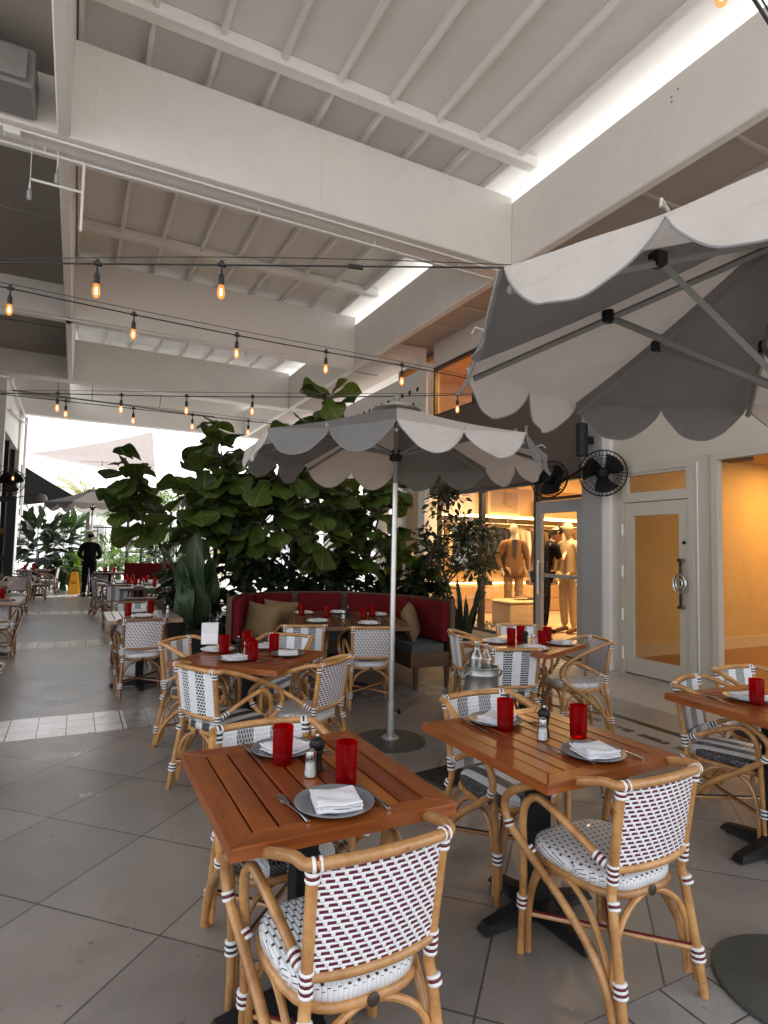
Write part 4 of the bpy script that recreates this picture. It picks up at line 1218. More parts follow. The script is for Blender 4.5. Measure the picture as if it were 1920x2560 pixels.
# ------------------------------------------------------------------ milk cans, banquette, pots, drain
def milk_can(x, y, z, label, stand):
    t = thing('milk_can', label, 'milk can', (x, y, z))
    MB().lathe([(.104, 0), (.108, .004), (.109, .05), (.112, .055), (.112, .062), (.109, .067), (.110, .19), (.113, .195), (.113, .202), (.110, .207), (.111, .235), (.116, .24), (.116, .246), (.108, .246), (.106, .20), (.001, .19)], 36, close=False).build('can', M_pewter, t)
    for s in (-1, 1):
        MB().tube([(s * .112, -.03, .215), (s * .14, -.03, .21), (s * .145, 0, .17), (s * .14, .03, .21), (s * .112, .03, .215)], .006, 8, smooth=3).build('handle', M_pewter, t)
    for i, (bx_, by_, k) in enumerate(((-.048, -.012, 1.), (.048, .018, .94))):
        b = MB().lathe([(.046, .195), (.050, .20), (.051, .30 * k), (.046, .325 * k), (.024, .352 * k), (.019, .375 * k), (.022, .395 * k), (.0235, .405 * k), (.021, .405 * k), (.0165, .378 * k), (.021, .352 * k), (.043, .322 * k), (.048, .3 * k), (.047, .205)], 24, close=False).build('water_bottle', M_clear, None)
        b.location = (x + bx_, y + by_, z)
        tag(b, f"clear glass bottle standing in the {'shop-side' if stand else 'plant-side'} milk can, {'front' if i == 0 else 'rear'} one", 'bottle', 'glass bottles in the milk cans')
    return t
milk_can(2.40, 3.22, .46, 'steel milk can cooler with two glass bottles beside the striped chair', True)
sd = thing('stool_stand', 'small dark wooden stand under the steel milk can cooler', 'stand', (2.40, 3.22, 0))
MB().box((0, 0, .445), (.26, .26, .03), bev=.005).build('top', M_tabledark, sd, False)
for sx in (-1, 1):
    for sy in (-1, 1):
        MB().tube([(sx * .12, sy * .12, 0), (sx * .1, sy * .1, .43)], .014, 8).build('leg', M_tabledark, sd)
milk_can(1.50, 7.25, .30, 'steel milk can with bottles before the broad strap-leaved plant', False)
sd2 = thing('plant_stand', 'low black stand under the milk can by the strap-leaved plant', 'stand', (1.50, 7.25, 0))
MB().bx(-.16, .16, -.16, .16, .27, .299).build('top', M_black, sd2, False)
for sx in (-1, 1):
    for sy in (-1, 1):
        MB().bx(sx * .14 - .012, sx * .14 + .012, sy * .14 - .012, sy * .14 + .012, 0, .27).build('leg', M_black, sd2, False)

# curved banquette
bq = thing('curved_banquette', 'curved red banquette with slate cushion seat on a wooden bench', 'banquette', (2.55, 6.0, 0))
pathp = [(1.46, 6.30), (1.66, 6.78), (2.12, 7.12), (2.68, 7.12), (3.18, 6.95), (3.49, 6.45), (3.67, 5.95), (3.67, 5.46)]
path = catmull([(x, y, 0) for x, y in pathp], 6)
N = len(path)
def offs(i, d):
    a, b = path[max(0, i - 1)], path[min(N - 1, i + 1)]
    tq = (b - a).normalized(); nrm = Vector((tq.y, -tq.x, 0))   # towards the inside
    return path[i] + nrm * d
def ring(d0, d1, z0, z1, i0=0, i1=None, lean=0.0):
    mb = MB(); i1 = N - 1 if i1 is None else i1
    vs = []
    for i in range(i0, i1 + 1):
        for d, z in ((d0, z0), (d1, z0), (d1 - lean, z1), (d0 - lean, z1)):
            p = offs(i, d); vs.append((p.x - 2.55, p.y - 6.0, z))
    fs = []
    for k in range(i1 - i0):
        for q in range(4):
            r = (q + 1) % 4
            fs.append((k * 4 + q, k * 4 + r, k * 4 + 4 + r, k * 4 + 4 + q))
    fs += [(3, 2, 1, 0), tuple((i1 - i0) * 4 + q for q in range(4))]
    return mb.add(vs, fs)
ring(0, .03, .30, .90).build('back_frame', M_benchwood, bq, angle=30)
ring(-.006, .04, .9005, .915).build('top_cap', M_benchwood, bq, angle=30)
ring(.0, .50, .22, .37).build('bench_base', M_benchwood, bq, angle=30)
ring(.10, .49, .372, .46).build('seat_cushion', M_seatfab, bq, angle=30)
segs = [(0, 8), (9, 15), (16, 22), (23, 33), (34, N - 1)]
for a, b in segs:
    o = ring(.032, .12, .47, .897, a, b).build('back_cushion', M_redfab, bq, angle=30)
    bv = o.modifiers.new('round', 'BEVEL'); bv.width = .02; bv.segments = 3
for i in (0, 14, 26, N - 1):
    for d in (.06, .44):
        p = offs(i, d)
        M = Matrix.Translation((p.x - 2.55, p.y - 6.0, 0))
        MB().tube([(0, 0, 0), (0, 0, .22)], [.024, .034], 8, M=M).build('leg', M_benchwood, bq)
for i in (0, N - 1):
    p = offs(i, .0)
    MB().box((p.x - 2.55, p.y - 6.0, .57), (.05, .05, .73), bev=.006).build('end_post', M_benchwood, bq, False)
def pillow(x, y, z, rz, tilt, label, s=.40):
    mb = MB()
    def fn(u, v, sg):
        a, b = 2 * u - 1, 2 * v - 1
        th = .075 * (max(0, 1 - a ** 4) * max(0, 1 - b ** 4)) ** .6
        pin = 1 - .06 * (1 - abs(a) ** 3) * abs(b) - .0
        return (a * s / 2 * (1 - .07 * (1 - b * b) * abs(a)), sg * th, b * s / 2 * (1 - .07 * (1 - a * a) * abs(b)))
    mb.grid(lambda u, v: fn(u, v, -1), 14, 14); mb.grid(lambda u, v: fn(1 - u, v, 1), 14, 14)
    o = mb.build('pillow', M_pillow, None, angle=80)
    o.location = (x, y, z); o.rotation_euler = (rad(tilt), rad(6 if x < 2.5 else -7), rz)
    return tag(o, label, 'pillow', 'burlap pillows on the red banquette')
pillow(1.86, 6.47, .64, rad(-38), -18, 'tan burlap pillow at the plant end of the red banquette')
pillow(2.16, 6.78, .64, rad(-14), -16, 'tan burlap pillow half hidden behind its neighbour on the banquette')
pillow(3.38, 5.85, .65, rad(52), -16, 'tan burlap pillow at the shop end of the red banquette')

dr_ = thing('floor_drain', 'dark rectangular drain grate set in the paving between the front tables', 'drain', (2.2, 3.3, .004), rad(8))
MB().bx(-.17, .17, -.15, .15, .0, .004).build('grate', M_drain, dr_, False)
mb = MB()
for i in range(10):
    mb.bx(-.15, .15, -.13 + i * .029, -.117 + i * .029, .0045, .0085)
mb.build('bar', M_black, dr_, False)

# yellow floor sign
ys = thing('wet_floor_sign', 'yellow folding wet floor sign standing in the far aisle', 'floor sign', (.04, 19.5, 0), rad(-8))
for s, nm in ((-1, 'front_panel'), (1, 'rear_panel')):
    q = [(-.15, 0), (.15, 0), (.085, .60), (.05, .63), (-.05, .63), (-.085, .60)]
    vs = [(x, s * (.14 - z * .2), z) for x, z in q] + [(x, s * (.14 - z * .2) - s * .012, z) for x, z in q]
    n = 6
    o = MB().add(vs, [tuple(range(n)), tuple(range(2 * n - 1, n - 1, -1))] + [(i, n + i, n + (i + 1) % n, (i + 1) % n) for i in range(n)]).build(nm, M_sign, ys, False)
    if s < 0:
        def onp(x0, x1, z0, z1, d=.003):
            return [(x0, s * (.14 - z0 * .2) - d, z0), (x1, s * (.14 - z0 * .2) - d, z0), (x1, s * (.14 - z1 * .2) - d, z1), (x0, s * (.14 - z1 * .2) - d, z1)]
        tx = MB()
        def glyph(cx, cz, h, w, code):
            st = {'C': [(0, 0, .25, 1), (0, .8, 1, 1), (0, 0, 1, .2)], 'A': [(0, 0, .25, 1), (.75, 0, 1, 1), (0, .8, 1, 1), (0, .4, 1, .55)], 'U': [(0, 0, .25, 1), (.75, 0, 1, 1), (0, 0, 1, .2)],
                  'T': [(.38, 0, .62, 1), (0, .8, 1, 1)], 'I': [(.38, 0, .62, 1)], 'O': [(0, 0, .25, 1), (.75, 0, 1, 1), (0, 0, 1, .2), (0, .8, 1, 1)], 'N': [(0, 0, .25, 1), (.75, 0, 1, 1), (.25, .55, .5, .85), (.5, .25, .75, .55)]}[code]
            for i, (a, b, c, d) in enumerate(st):
                tx.add(onp(cx + a * w, cx + c * w, cz + b * h, cz + d * h, .003 + i * .0006), [(0, 1, 2, 3)])
        for i, ch in enumerate('CAUTION'):
            glyph(-.075 + i * .0215, .345, .034, .016, ch)
        tx.add(onp(-.06, .06, .29, .315), [(0, 1, 2, 3)])
        tx.build('lettering', M_black, o, False)
        MB().add(onp(-.02, .02, .545, .58), [(0, 1, 2, 3)]).build('hand_slot', M_black, o, False)
# ------------------------------------------------------------------ umbrellas
def umbrella(label, px, py, R, zr, za, zh, ph, base_r, name='patio_umbrella', basem=None, lean=0.0):
    t = thing(name, label, 'umbrella', (px, py, 0))
    def cor(i, r=R, z=zr):
        a = ph - i * PI / 4
        return Vector((r * math.cos(a), r * math.sin(a), z))
    apex = Vector((0, 0, za))
    for i in range(8):
        A, B = cor(i), cor(i + 1)
        grey = (i % 2 == 0)
        m = M_cang if grey else M_canw
        # roof panel sags a little between the ribs
        def fn(u, v, A=A, B=B):
            p = A.lerp(B, u); q = apex.lerp(p, .06 + .94 * v)
            q.z -= .022 * math.sin(PI * u) * v * v + .022 * math.sin(PI * v) + .0035 * math.sin(u * 14 + i) * math.sin(PI * u) * v - .004 * math.sin(u * 5 + v * 9 + i * 2) * math.sin(PI * u) * math.sin(PI * v)
            return q
        o = MB().grid(fn, 20, 14).build('canopy_panel', m, t, angle=80)
        # scalloped valance: two lobes to a panel
        edge = lambda u: fn(u, 1.0)
        outn = ((A + B) / 2); outn.z = 0; outn.normalize()
        def low(u):
            w = abs(math.sin(2 * PI * u)) ** .75
            return .012 + .165 * w
        w_ = lambda u: abs(math.sin(2 * PI * u))
        rnd = random.Random(i * 7 + int(px * 100))
        a1, a2 = rnd.uniform(0, 6), rnd.uniform(0, 6)
        def val(u, v):
            p = edge(u); d = low(u) * v
            rip = (.007 * math.sin(u * 41 + a1) * w_(u) + .008 * math.sin(u * 23 + a2) + .010 * math.sin(u * 8 + a2)) * v * v
            return p + Vector((0, 0, -d)) + outn * (.055 * v * (.4 + .6 * v) * w_(u) + rip)
        vp = MB().grid(val, 64, 8).build('valance', m, o, angle=80)
        MB().tube([val(k / 64, 1.0) for k in range(65)], .0032, 6).build('piping', M_pipe if grey else M_pipe, vp)
        # small tie cord at the middle of the rim
        c_ = edge(.5) + Vector((0, 0, .008))
        MB().tube([c_ - outn * .01, c_ + outn * .03 + Vector((0, 0, .012)), c_ + outn * .05 + Vector((.01, 0, -.012))], .004, 6).build('tie_cord', M_canw, o)
    for i in range(8):
        c = cor(i)
        s = Vector((0, 0, za - .05))
        r = MB()
        d = (c - s)
        r.tube([s + Vector((0, 0, -.02)), c * .985 + Vector((0, 0, -.03))], .014, 4)
        ro = r.build('rib', M_greymetal, t)
        mid = s.lerp(c, .52) + Vector((0, 0, -.035))
        MB().tube([Vector((0, 0, zh)) + Vector((c.x, c.y, 0)) * .035, mid], .014, 4).build('strut', M_greymetal, ro)
        MB().box(mid, (.045, .045, .05), rz=math.atan2(c.y, c.x), bev=.006).build('joint', M_black, ro, False)
    MB().lathe([(.20, za - .035), (.12, za - .005), (.03, za + .03), (.001, za + .035)], 8, M=Matrix.Rotation(ph, 4, 'Z')).build('vent_cap', M_canw, t, angle=20)
    MB().lathe([(.02, za + .03), (.03, za + .05), (.016, za + .08), (.001, za + .09)], 12).build('finial', M_greymetal, t)
    MB().lathe([(.03, zh - .06), (.05, zh - .05), (.05, zh + .02), (.03, zh + .03)], 12).build('hub', M_black, t)
    MB().tube([(0, 0, 1.95), (0, 0, za)], .017, 12).build('upper_pole', M_greymetal, t)
    MB().tube([(0, 0, .06), (0, 0, 1.97)], .0215, 16).build('pole', M_silver, t)
    MB().lathe([(.001, 0), (base_r, 0), (base_r, .010), (base_r - .006, .014), (.12, .020), (.06, .022), (.001, .022)], 56, close=False).build('base', basem or M_base, t, angle=25)
    c = MB().lathe([(.068, .0225), (.068, .032), (.03, .036), (.028, .30), (.0225, .302)], 20, close=False)
    for k in range(4):
        c.lathe([(.009, .032), (.009, .042), (.001, .043)], 6, M=Matrix.Translation((.05 * math.cos(k * PI / 2 + .4), .05 * math.sin(k * PI / 2 + .4), 0)))
    col_ = c.build('collar', M_silver, t)
    kn = MB().tube([(.02, 0, .22), (.055, -.01, .22)], .006, 8)
    kn.lathe([(.001, 0), (.02, .004), (.022, .014), (.014, .02)], 10, M=Matrix.Translation((.055, -.01, .22)) @ Matrix.Rotation(PI / 2, 4, 'Y'))
    kn.build('knob', M_black, col_)
    return t
umbrella('grey and white scalloped umbrella on a silver pole before the red banquette', 2.2, 4.09, 1.18, 2.22, 2.585, 2.20, 4.22, .27)
umbrella('large grey and white scalloped umbrella overhead, cut off by the picture edge', 2.259, 1.202, 1.2, 2.275, 2.68, 2.06, 3.022, .285)
umbrella('far white umbrella over the aisle near the open end', .40, 18.7, 1.25, 2.55, 2.98, 2.45, 4.3, .27)
umbrella('pinkish white umbrella half hidden behind the fig leaves', 2.75, 10.9, 1.2, 2.30, 2.66, 2.22, 4.0, .27)

# ------------------------------------------------------------------ string lights
def string_light(label, p0, p1, bulbs, ext0, ext1, sag=.0, group='string lights across the terrace', second=True):
    """p0,p1: first and last bulb position on the cable; bulbs: fractions along it"""
    p0, p1 = Vector(p0), Vector(p1)
    t = thing('string_light', label, 'string light', p0, 0, group)
    def at(s):
        q = p0.lerp(p1, s); fr = s
        q.z -= sag * 4 * fr * (1 - fr) if 0 <= fr <= 1 else 0
        return q - p0
    ss = [ext0 + (ext1 - ext0) * k / 24 for k in range(25)]
    MB().tube([at(s) for s in ss], .0055, 6).build('cable', M_cord, t)
    if second:
        MB().tube([at(s) + Vector((0, 0, .012 + .035 * math.sin(k * PI / 24))) for k, s in enumerate(ss)], .0028, 5).build('support_wire', M_cord, t)
    for s in bulbs:
        c = at(s)
        M = Matrix.Translation(c)
        so = MB().tube([(0, 0, 0), (0, 0, -.055)], .006, 8, M=M).lathe([(.012, -.115), (.0165, -.11), (.0165, -.07), (.010, -.052), (.004, -.05)], 12, M=M).box((0, 0, .0), (.05, .02, .022), M=M, bev=.005).box((0, 0, .012), (.022, .018, .03), M=M, bev=.004)
        sk = so.build('socket', M_cord, t)
        b = MB().lathe([(.001, -.2), (.012, -.196), (.0195, -.182), (.0225, -.165), (.020, -.145), (.0145, -.118)], 14, M=M, close=False).build('bulb', M_bulb, sk)
        MB().lathe([(.001, -.182), (.007, -.176), (.008, -.16), (.005, -.14), (.002, -.135)], 8, M=M).build('filament', M_fil, b)
    return t
string_light('nearest level string of two warm bulbs with a black connector, before the second beam', (.04, 3.70, 3.04), (.67, 3.38, 3.05), (0, 1), -1.2, 3.6)
cn = MB().tube([(-.04, 0, 0), (.04, -.02, 0)], .014, 8).build('cable_connector', M_cord, None); cn.location = (1.345, 3.035, 3.052); tag(cn, 'black cable connector on the nearest level bulb string', 'connector')
string_light('sloping string of five warm bulbs crossing the terrace under the second beam', (-.50, 5., 3.28), (2.74, 5., 3.24), (0, .256, .506, .756, 1), -.35, 1.45, .02)
string_light('level string of bulbs passing over the fig and in front of the transom window', (-.24, 7.33, 3.07), (3.68, 5.31, 3.15), (0, .157, .318, .48, .985), -.35, 1.06, .03)
string_light('low string of four bulbs above the bright open end', (-.175, 8.2, 3.18), (2.07, 8.2, 3.20), (0, .34, .665, 1), -.6, 1.5)
string_light('short string of dark bulbs under the far pink sail', (.02, 21.5, 4.1), (2.2, 21.5, 4.15), (.3, .52, .9), 0, 1.1, second=False)
tb = string_light('string with one lit bulb at the very top of the picture', (1.711, 1.096, 3.362), (1.878, 1.053, 3.153), (0,), -2.5, 2.5)
string_light('bulb string by the tall dark window at the far wall', (-1.5, 13.2, 2.95), (-1.02, 13.5, 2.80), (.8,), -.5, 1.3, second=False)

# ------------------------------------------------------------------ fans, speaker
def wall_fan(label, loc, r, yaw, pitch, mount):
    t = thing('wall_fan', label, 'fan', loc, 0, 'black wall fans beside the clothes shop')
    M = Matrix.Rotation(yaw, 4, 'Z') @ Matrix.Rotation(pitch, 4, 'X')      # fan looks along local -Y
    cage = MB()
    for k in range(36):
        a = 2 * PI * k / 36
        c, s = math.cos(a), math.sin(a)
        cage.tube([(.05 * c, -.085, .05 * s), (r * .6 * c, -.08, r * .6 * s), (r * .95 * c, -.045, r * .95 * s), (r * c, 0, r * s), (r * .93 * c, .05, r * .93 * s), (.09 * c, .10, .09 * s)], .0028, 4, M=M, cap=False)
    for rr, y in ((r, 0), (r * .99, -.012), (r * .62, -.08), (.06, -.086), (r * .8, .075)):
        cage.tube([(rr * math.cos(2 * PI * k / 40), y, rr * math.sin(2 * PI * k / 40)) for k in range(40)],   .009 if rr == r else .0038, 6, closed=True, M=M)
    cage.build('cage', M_fan, t)
    bl = MB()
    for k in range(3):
        a0 = 2 * PI * k / 3 + .5
        def fn(u, v, a0=a0):
            rr = .06 + (r * .86 - .06) * v
            a = a0 + (u - .5) * 1.55 * (1 - .2 * v) + .25 * v
            return (rr * math.cos(a), -.02 + (u - .5) * .075, rr * math.sin(a))
        b = MB().grid(fn, 8, 8, M=M).build('blade', M_fan, t)
    MB().lathe([(.001, -.09), (.05, -.085), (.06, -.06), (.06, .06), (.08, .08), (.085, .19), (.06, .22), (.001, .225)], 20, M=M @ Matrix.Rotation(-PI / 2, 4, 'X')).build('motor', M_fan, t)
    MB().tube([M @ Vector((0, .18, 0)), M @ Vector((0, .22, -.02)), Vector(mount) - Vector(loc)], .016, 8).build('bracket', M_fan, t)
    return t
wall_fan('black caged fan on the grey column, facing the terrace', (5.80, 5.33, 2.46), .285, rad(-44), rad(4), (5.99, 5.72, 2.66))
wall_fan('black caged fan angled toward the banquette, before the shop door', (5.52, 5.97, 2.42), .25, rad(-66), rad(-10), (5.98, 5.80, 2.60))
sp = thing('column_speaker', 'black cylindrical speaker mounted beside the caged fan', 'speaker', (5.80, 5.68, 2.72))
MB().lathe([(.001, 0), (.074, 0), (.078, .004), (.078, .42), (.074, .424), (.001, .424)], 28).build('body', M_black, sp)
MB().lathe([(.0785, .01), (.0795, .012), (.0795, .03), (.0785, .032)], 28, close=False).build('ring', M_blackmat, sp)
MB().box((.13, .0, .22), (.12, .06, .10), bev=.006).build('bracket', M_black, sp, False)

# ------------------------------------------------------------------ plants
def frame_from(d, up=Vector((0, 0, 1))):
    y = d.normalized()
    x = y.cross(up)
    x = x.normalized() if x.length > 1e-4 else Vector((1, 0, 0))
    z = x.cross(y)
    return Matrix((x, y, z)).transposed().to_4x4()
def leaf(mb, p, d, L, W, droop=.5, roll=0., fold=.25, wav=.05, prof='fig', nu=4, nv=6, rnd=random):
    """leaf starting at p growing along d"""
    F = Matrix.Translation(p) @ frame_from(d) @ Matrix.Rotation(roll, 4, 'Y')
    ph = rnd.uniform(0, 6)
    def width(v):
        if prof == 'fig':
            T = ((0, .05), (.1, .36), (.24, .44), (.36, .42), (.5, .66), (.68, .97), (.8, 1.0), (.92, .74), (1, .10))
            for (v0, w0), (v1, w1) in zip(T, T[1:]):
                if v <= v1 + 1e-6: return W * (w0 + (w1 - w0) * (v - v0) / (v1 - v0))
        if prof == 'strap':
            return W * (max(0, math.sin(PI * (v * .90 + .05))) ** .8) if 0 < v < 1 else W * .06
        if prof == 'spear':
            return W * (1 - v ** 3) * (.6 + .4 * v)
        return W * max(0, math.sin(PI * (v * .94 + .03))) ** .85
    def fn(u, v):
        a = u * 2 - 1
        w = width(v) * .5
        ang = droop * v
        y = L * (math.sin(ang) / droop if abs(droop) > 1e-3 else v)
        z = -L * ((1 - math.cos(ang)) / droop if abs(droop) > 1e-3 else 0)
        z += abs(a) * w * fold + wav * L * .35 * math.sin(v * 9 + ph + a * 1.2) * abs(a)
        return (a * w, y, z)
    mb.grid(fn, nu, nv, 0, F)
def rvec(r):
    while True:
        v = Vector((r.uniform(-1, 1), r.uniform(-1, 1), r.uniform(-1, 1)))
        if .05 < v.length < 1: return v
def fig_tree(label, base, blobs, trunk_h, seed, nleaf, L=.42, W=.37, mat_=None, prof='fig', tr=.035, name='fig_tree', droop=(.3, 1.0), twig=True, trunk=True, shell=.45, cat='tree'):
    r = random.Random(seed)
    b = Vector(base)
    t = thing(name, label, cat, base)
    top = Vector((0, 0, trunk_h))
    if trunk:
        tk = MB().tube([(0, 0, 0), (.02, .01, trunk_h * .5), top], [tr, tr * .85, tr * .7], 10, smooth=4)
    else:
        tk = MB()
    tot = sum(q[3] * q[4] * q[5] for q in blobs) if 0 else sum((q[3] * q[4] * q[5]) ** .7 for q in blobs)
    lm = MB()
    for q in blobs:
        c = Vector(q[:3]) - b; ra = Vector(q[3:6])
        tk.tube([top * .9, top.lerp(c, .5) + Vector((0, 0, .06)), c], [tr * .55, tr * .4, tr * .2], 7, smooth=4)
        n = max(3, int(nleaf * (ra.x * ra.y * ra.z) ** .7 / tot))
        for k in range(n):
            v = rvec(r)
            v = v.normalized() * (shell + (1 - shell) * r.random()) if r.random() < .8 else v
            p = c + Vector((v.x * ra.x, v.y * ra.y, v.z * ra.z))
            d = (Vector((v.x, v.y, v.z * .4)) + rvec(r) * .55 + Vector((0, 0, -.05)))
            if d.length < .05: continue
            s = r.uniform(.62, 1.12)
            leaf(lm, p - d.normalized() * L * s * .35, d, L * s, W * s, r.uniform(*droop), r.uniform(-.7, .7), r.uniform(.1, .35), .08, prof, 4, 10 if prof == 'fig' else 5, r)
            if twig and k % 4 == 0:
                tk.tube([c, c.lerp(p, .6) + Vector((0, 0, .02)), p - d.normalized() * L * s * .3], [.012, .008, .004], 5)
    tk.build('trunk', M_bark, t)
    lm.build('crown', mat_ or M_fig, t, angle=180)
    return t
fig_tree('tall fiddle-leaf fig whose single trunk rises behind the middle of the red banquette', (2.55, 7.62, 0),
         [(2.30, 7.5, 2.38, .50, .4, .45), (2.80, 7.55, 2.05, .46, .4, .42), (2.15, 7.6, 1.75, .45, .4, .36), (2.72, 7.5, 2.95, .34, .3, .36), (2.95, 7.45, 3.42, .26, .22, .24), (3.15, 7.7, 2.45, .3, .3, .3), (2.95, 7.5, 1.45, .36, .3, .26)],
         1.6, 1, 205)
fig_tree('fiddle-leaf fig at the aisle end, its top reaching above the open end', (1.62, 7.9, 0),
         [(1.52, 7.7, 2.15, .44, .4, .45), (1.64, 7.8, 2.62, .28, .26, .34), (1.32, 7.7, 1.72, .34, .35, .34), (1.85, 7.7, 1.55, .42, .35, .36), (1.55, 7.75, 3.02, .13, .12, .18), (1.95, 7.75, 2.2, .3, .3, .36)],
         1.6, 2, 190)
fig_tree('fiddle-leaf fig branch leaning out over the aisle in front of the sail', (1.05, 8.3, 0),
         [(.60, 8.3, 2.22, .22, .2, .26), (.68, 8.3, 1.88, .26, .22, .24), (.50, 8.3, 2.52, .10, .1, .18), (.74, 8.25, 1.62, .15, .16, .16)],
         1.45, 3, 50, twig=True, tr=.028)
fig_tree('fiddle-leaf fig beside the umbrella pole near the shop end of the planting', (3.70, 7.7, 0),
         [(3.78, 7.6, 2.0, .34, .34, .42), (3.55, 7.5, 1.40, .36, .3, .34), (4.0, 7.6, 2.35, .24, .24, .26), (4.15, 7.6, 1.55, .28, .26, .32), (4.30, 7.5, 1.1, .26, .24, .28), (3.35, 7.6, 1.85, .26, .26, .28)],
         1.3, 4, 135)
fig_tree('bushy small-leaved ficus in front of the lit shop window', (4.75, 7.3, 0),
         [(4.72, 7.25, 2.25, .38, .35, .38), (4.95, 7.1, 1.7, .42, .35, .42), (4.5, 7.2, 1.45, .38, .35, .45), (5.1, 6.95, 1.25, .35, .3, .32), (4.6, 7.3, .95, .35, .3, .28), (5.2, 6.9, 1.75, .22, .2, .25)],
         1.0, 6, 900, L=.135, W=.062, mat_=M_ficus, prof='oval', tr=.025, name='ficus_tree', droop=(.1, .6), shell=.2)
# dark understorey in planters
def planter(label, x0, x1, y0, y1, h):
    p = MB().bx(x0, x1, y0, y1, 0, h, bev=.015).build('planter_box', M_planter, None, False)
    return tag(p, label, 'planter', 'black planters behind the banquette')
planter('black planter box under the strap-leaved plant', .98, 1.95, 7.45, 8.5, .55)
planter('long black planter box behind the red banquette', 2.0, 4.2, 7.35, 8.2, .62)
planter('black planter box under the small-leaved ficus', 4.3, 5.1, 7.2, 7.9, .42)
for lab, base, bl, sd_, n in (
    ('dark leafy shrub low behind the aisle end of the banquette', (1.6, 7.6, .5), [(1.55, 7.5, .85, .6, .3, .35), (1.95, 7.55, 1.15, .4, .25, .3), (1.2, 7.6, 1.0, .3, .3, .3)], 11, 420),
    ('dark leafy shrub low behind the middle of the banquette', (2.9, 7.7, .6), [(2.75, 7.6, .95, .7, .3, .35), (3.3, 7.6, 1.1, .5, .3, .4), (2.3, 7.6, 1.15, .4, .3, .35)], 12, 620),
    ('dark leafy shrub low behind the shop end of the banquette', (4.0, 7.6, .6), [(3.95, 7.5, .9, .5, .3, .4), (4.35, 7.3, .9, .35, .3, .35)], 13, 420)):
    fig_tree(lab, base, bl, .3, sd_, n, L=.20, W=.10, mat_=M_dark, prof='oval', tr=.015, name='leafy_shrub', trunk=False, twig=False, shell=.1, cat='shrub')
fig_tree('low dark fern-like ground planting beside the far tables', (1.5, 9.3, 0), [(1.4, 9.2, .4, .45, .5, .3), (1.75, 9.6, .6, .4, .5, .4), (1.8, 10.4, .7, .3, .5, .5)], .2, 14, 240, L=.22, W=.07, mat_=M_dark, prof='strap', name='fern_clump', trunk=False, twig=False, shell=.1, cat='fern')
# strap-leaved plant: big upright leaves
sn = thing('strap_leaved_plant', 'big upright strap-leaved plant rising beside the steel milk can', 'plant', (1.30, 7.2, .5))
planter('small black pot box under the upright strap-leaved plant', 1.16, 1.40, 7.06, 7.3, .5)
rr = random.Random(8)
for ax, ay, L, W, dr2, roll in ((-.10, -.14, 1.10, .27, .18, .1), (-.26, .02, 1.02, .25, .4, .5), (.20, -.06, .98, .24, .3, -.4), (.06, .2, .92, .24, .4, .3), (-.42, -.3, .86, .22, .7, .4), (.42, -.25, .80, .21, .7, -.3), (-.8, -.2, .7, .2, 1.1, .3), (.7, .2, .66, .2, .9, -.2), (-.5, .5, .8, .22, .8, .2), (-.75, -.75, .58, .2, 1.4, 0), (.2, -.8, .6, .2, 1.2, .2)):
    lm = MB()
    leaf(lm, Vector((ax * .06, ay * .06, 0)), Vector((ax, ay, 1.0)), L, W, dr2, PI + roll if ay < 0 else roll, .22, .13, 'strap', 8, 20, rr)
    lm.build('leaf', M_nest, sn, angle=180)
# snake plant in pale pot at the end of the banquette
sp_ = thing('snake_plant', 'spiky dark snake plant in a tall pale pot by the banquette end', 'plant', (4.02, 5.72, 0))
MB().lathe([(.001, 0), (.13, 0), (.145, .02), (.17, .42), (.175, .45), (.165, .452), (.155, .40), (.001, .39)], 28, close=False).build('pot', M_beige, sp_)
for k in range(15):
    a = k * 2.4; r0 = .02 + .075 * ((k * 7) % 10) / 10
    lm = MB(); tl = .18 + .16 * ((k * 3) % 5) / 5
    leaf(lm, Vector((r0 * math.cos(a), r0 * math.sin(a), .39)), Vector((tl * math.cos(a), tl * math.sin(a), 1)), .52 + .06 * ((k * 5) % 7), .075, .12, 0, .3, .06, 'spear', 4, 8, rr)
    lm.build('leaf', M_snake, sp_, angle=180)
ms = MB(); rm = random.Random(4)
for k in range(420):
    p = Vector((rm.uniform(6.3, 6.55), rm.uniform(7.0, 9.4), .12 + rm.uniform(0, .10)))
    leaf(ms, p, rvec(rm) + Vector((0, 0, .6)), .06, .035, .5, 0, .2, .05, 'oval', 2, 3, rm)
mo = ms.build('moss_bed', M_moss, None, angle=180); tag(mo, 'strip of mossy greenery along the foot of the shop window', 'moss', None, 'stuff')

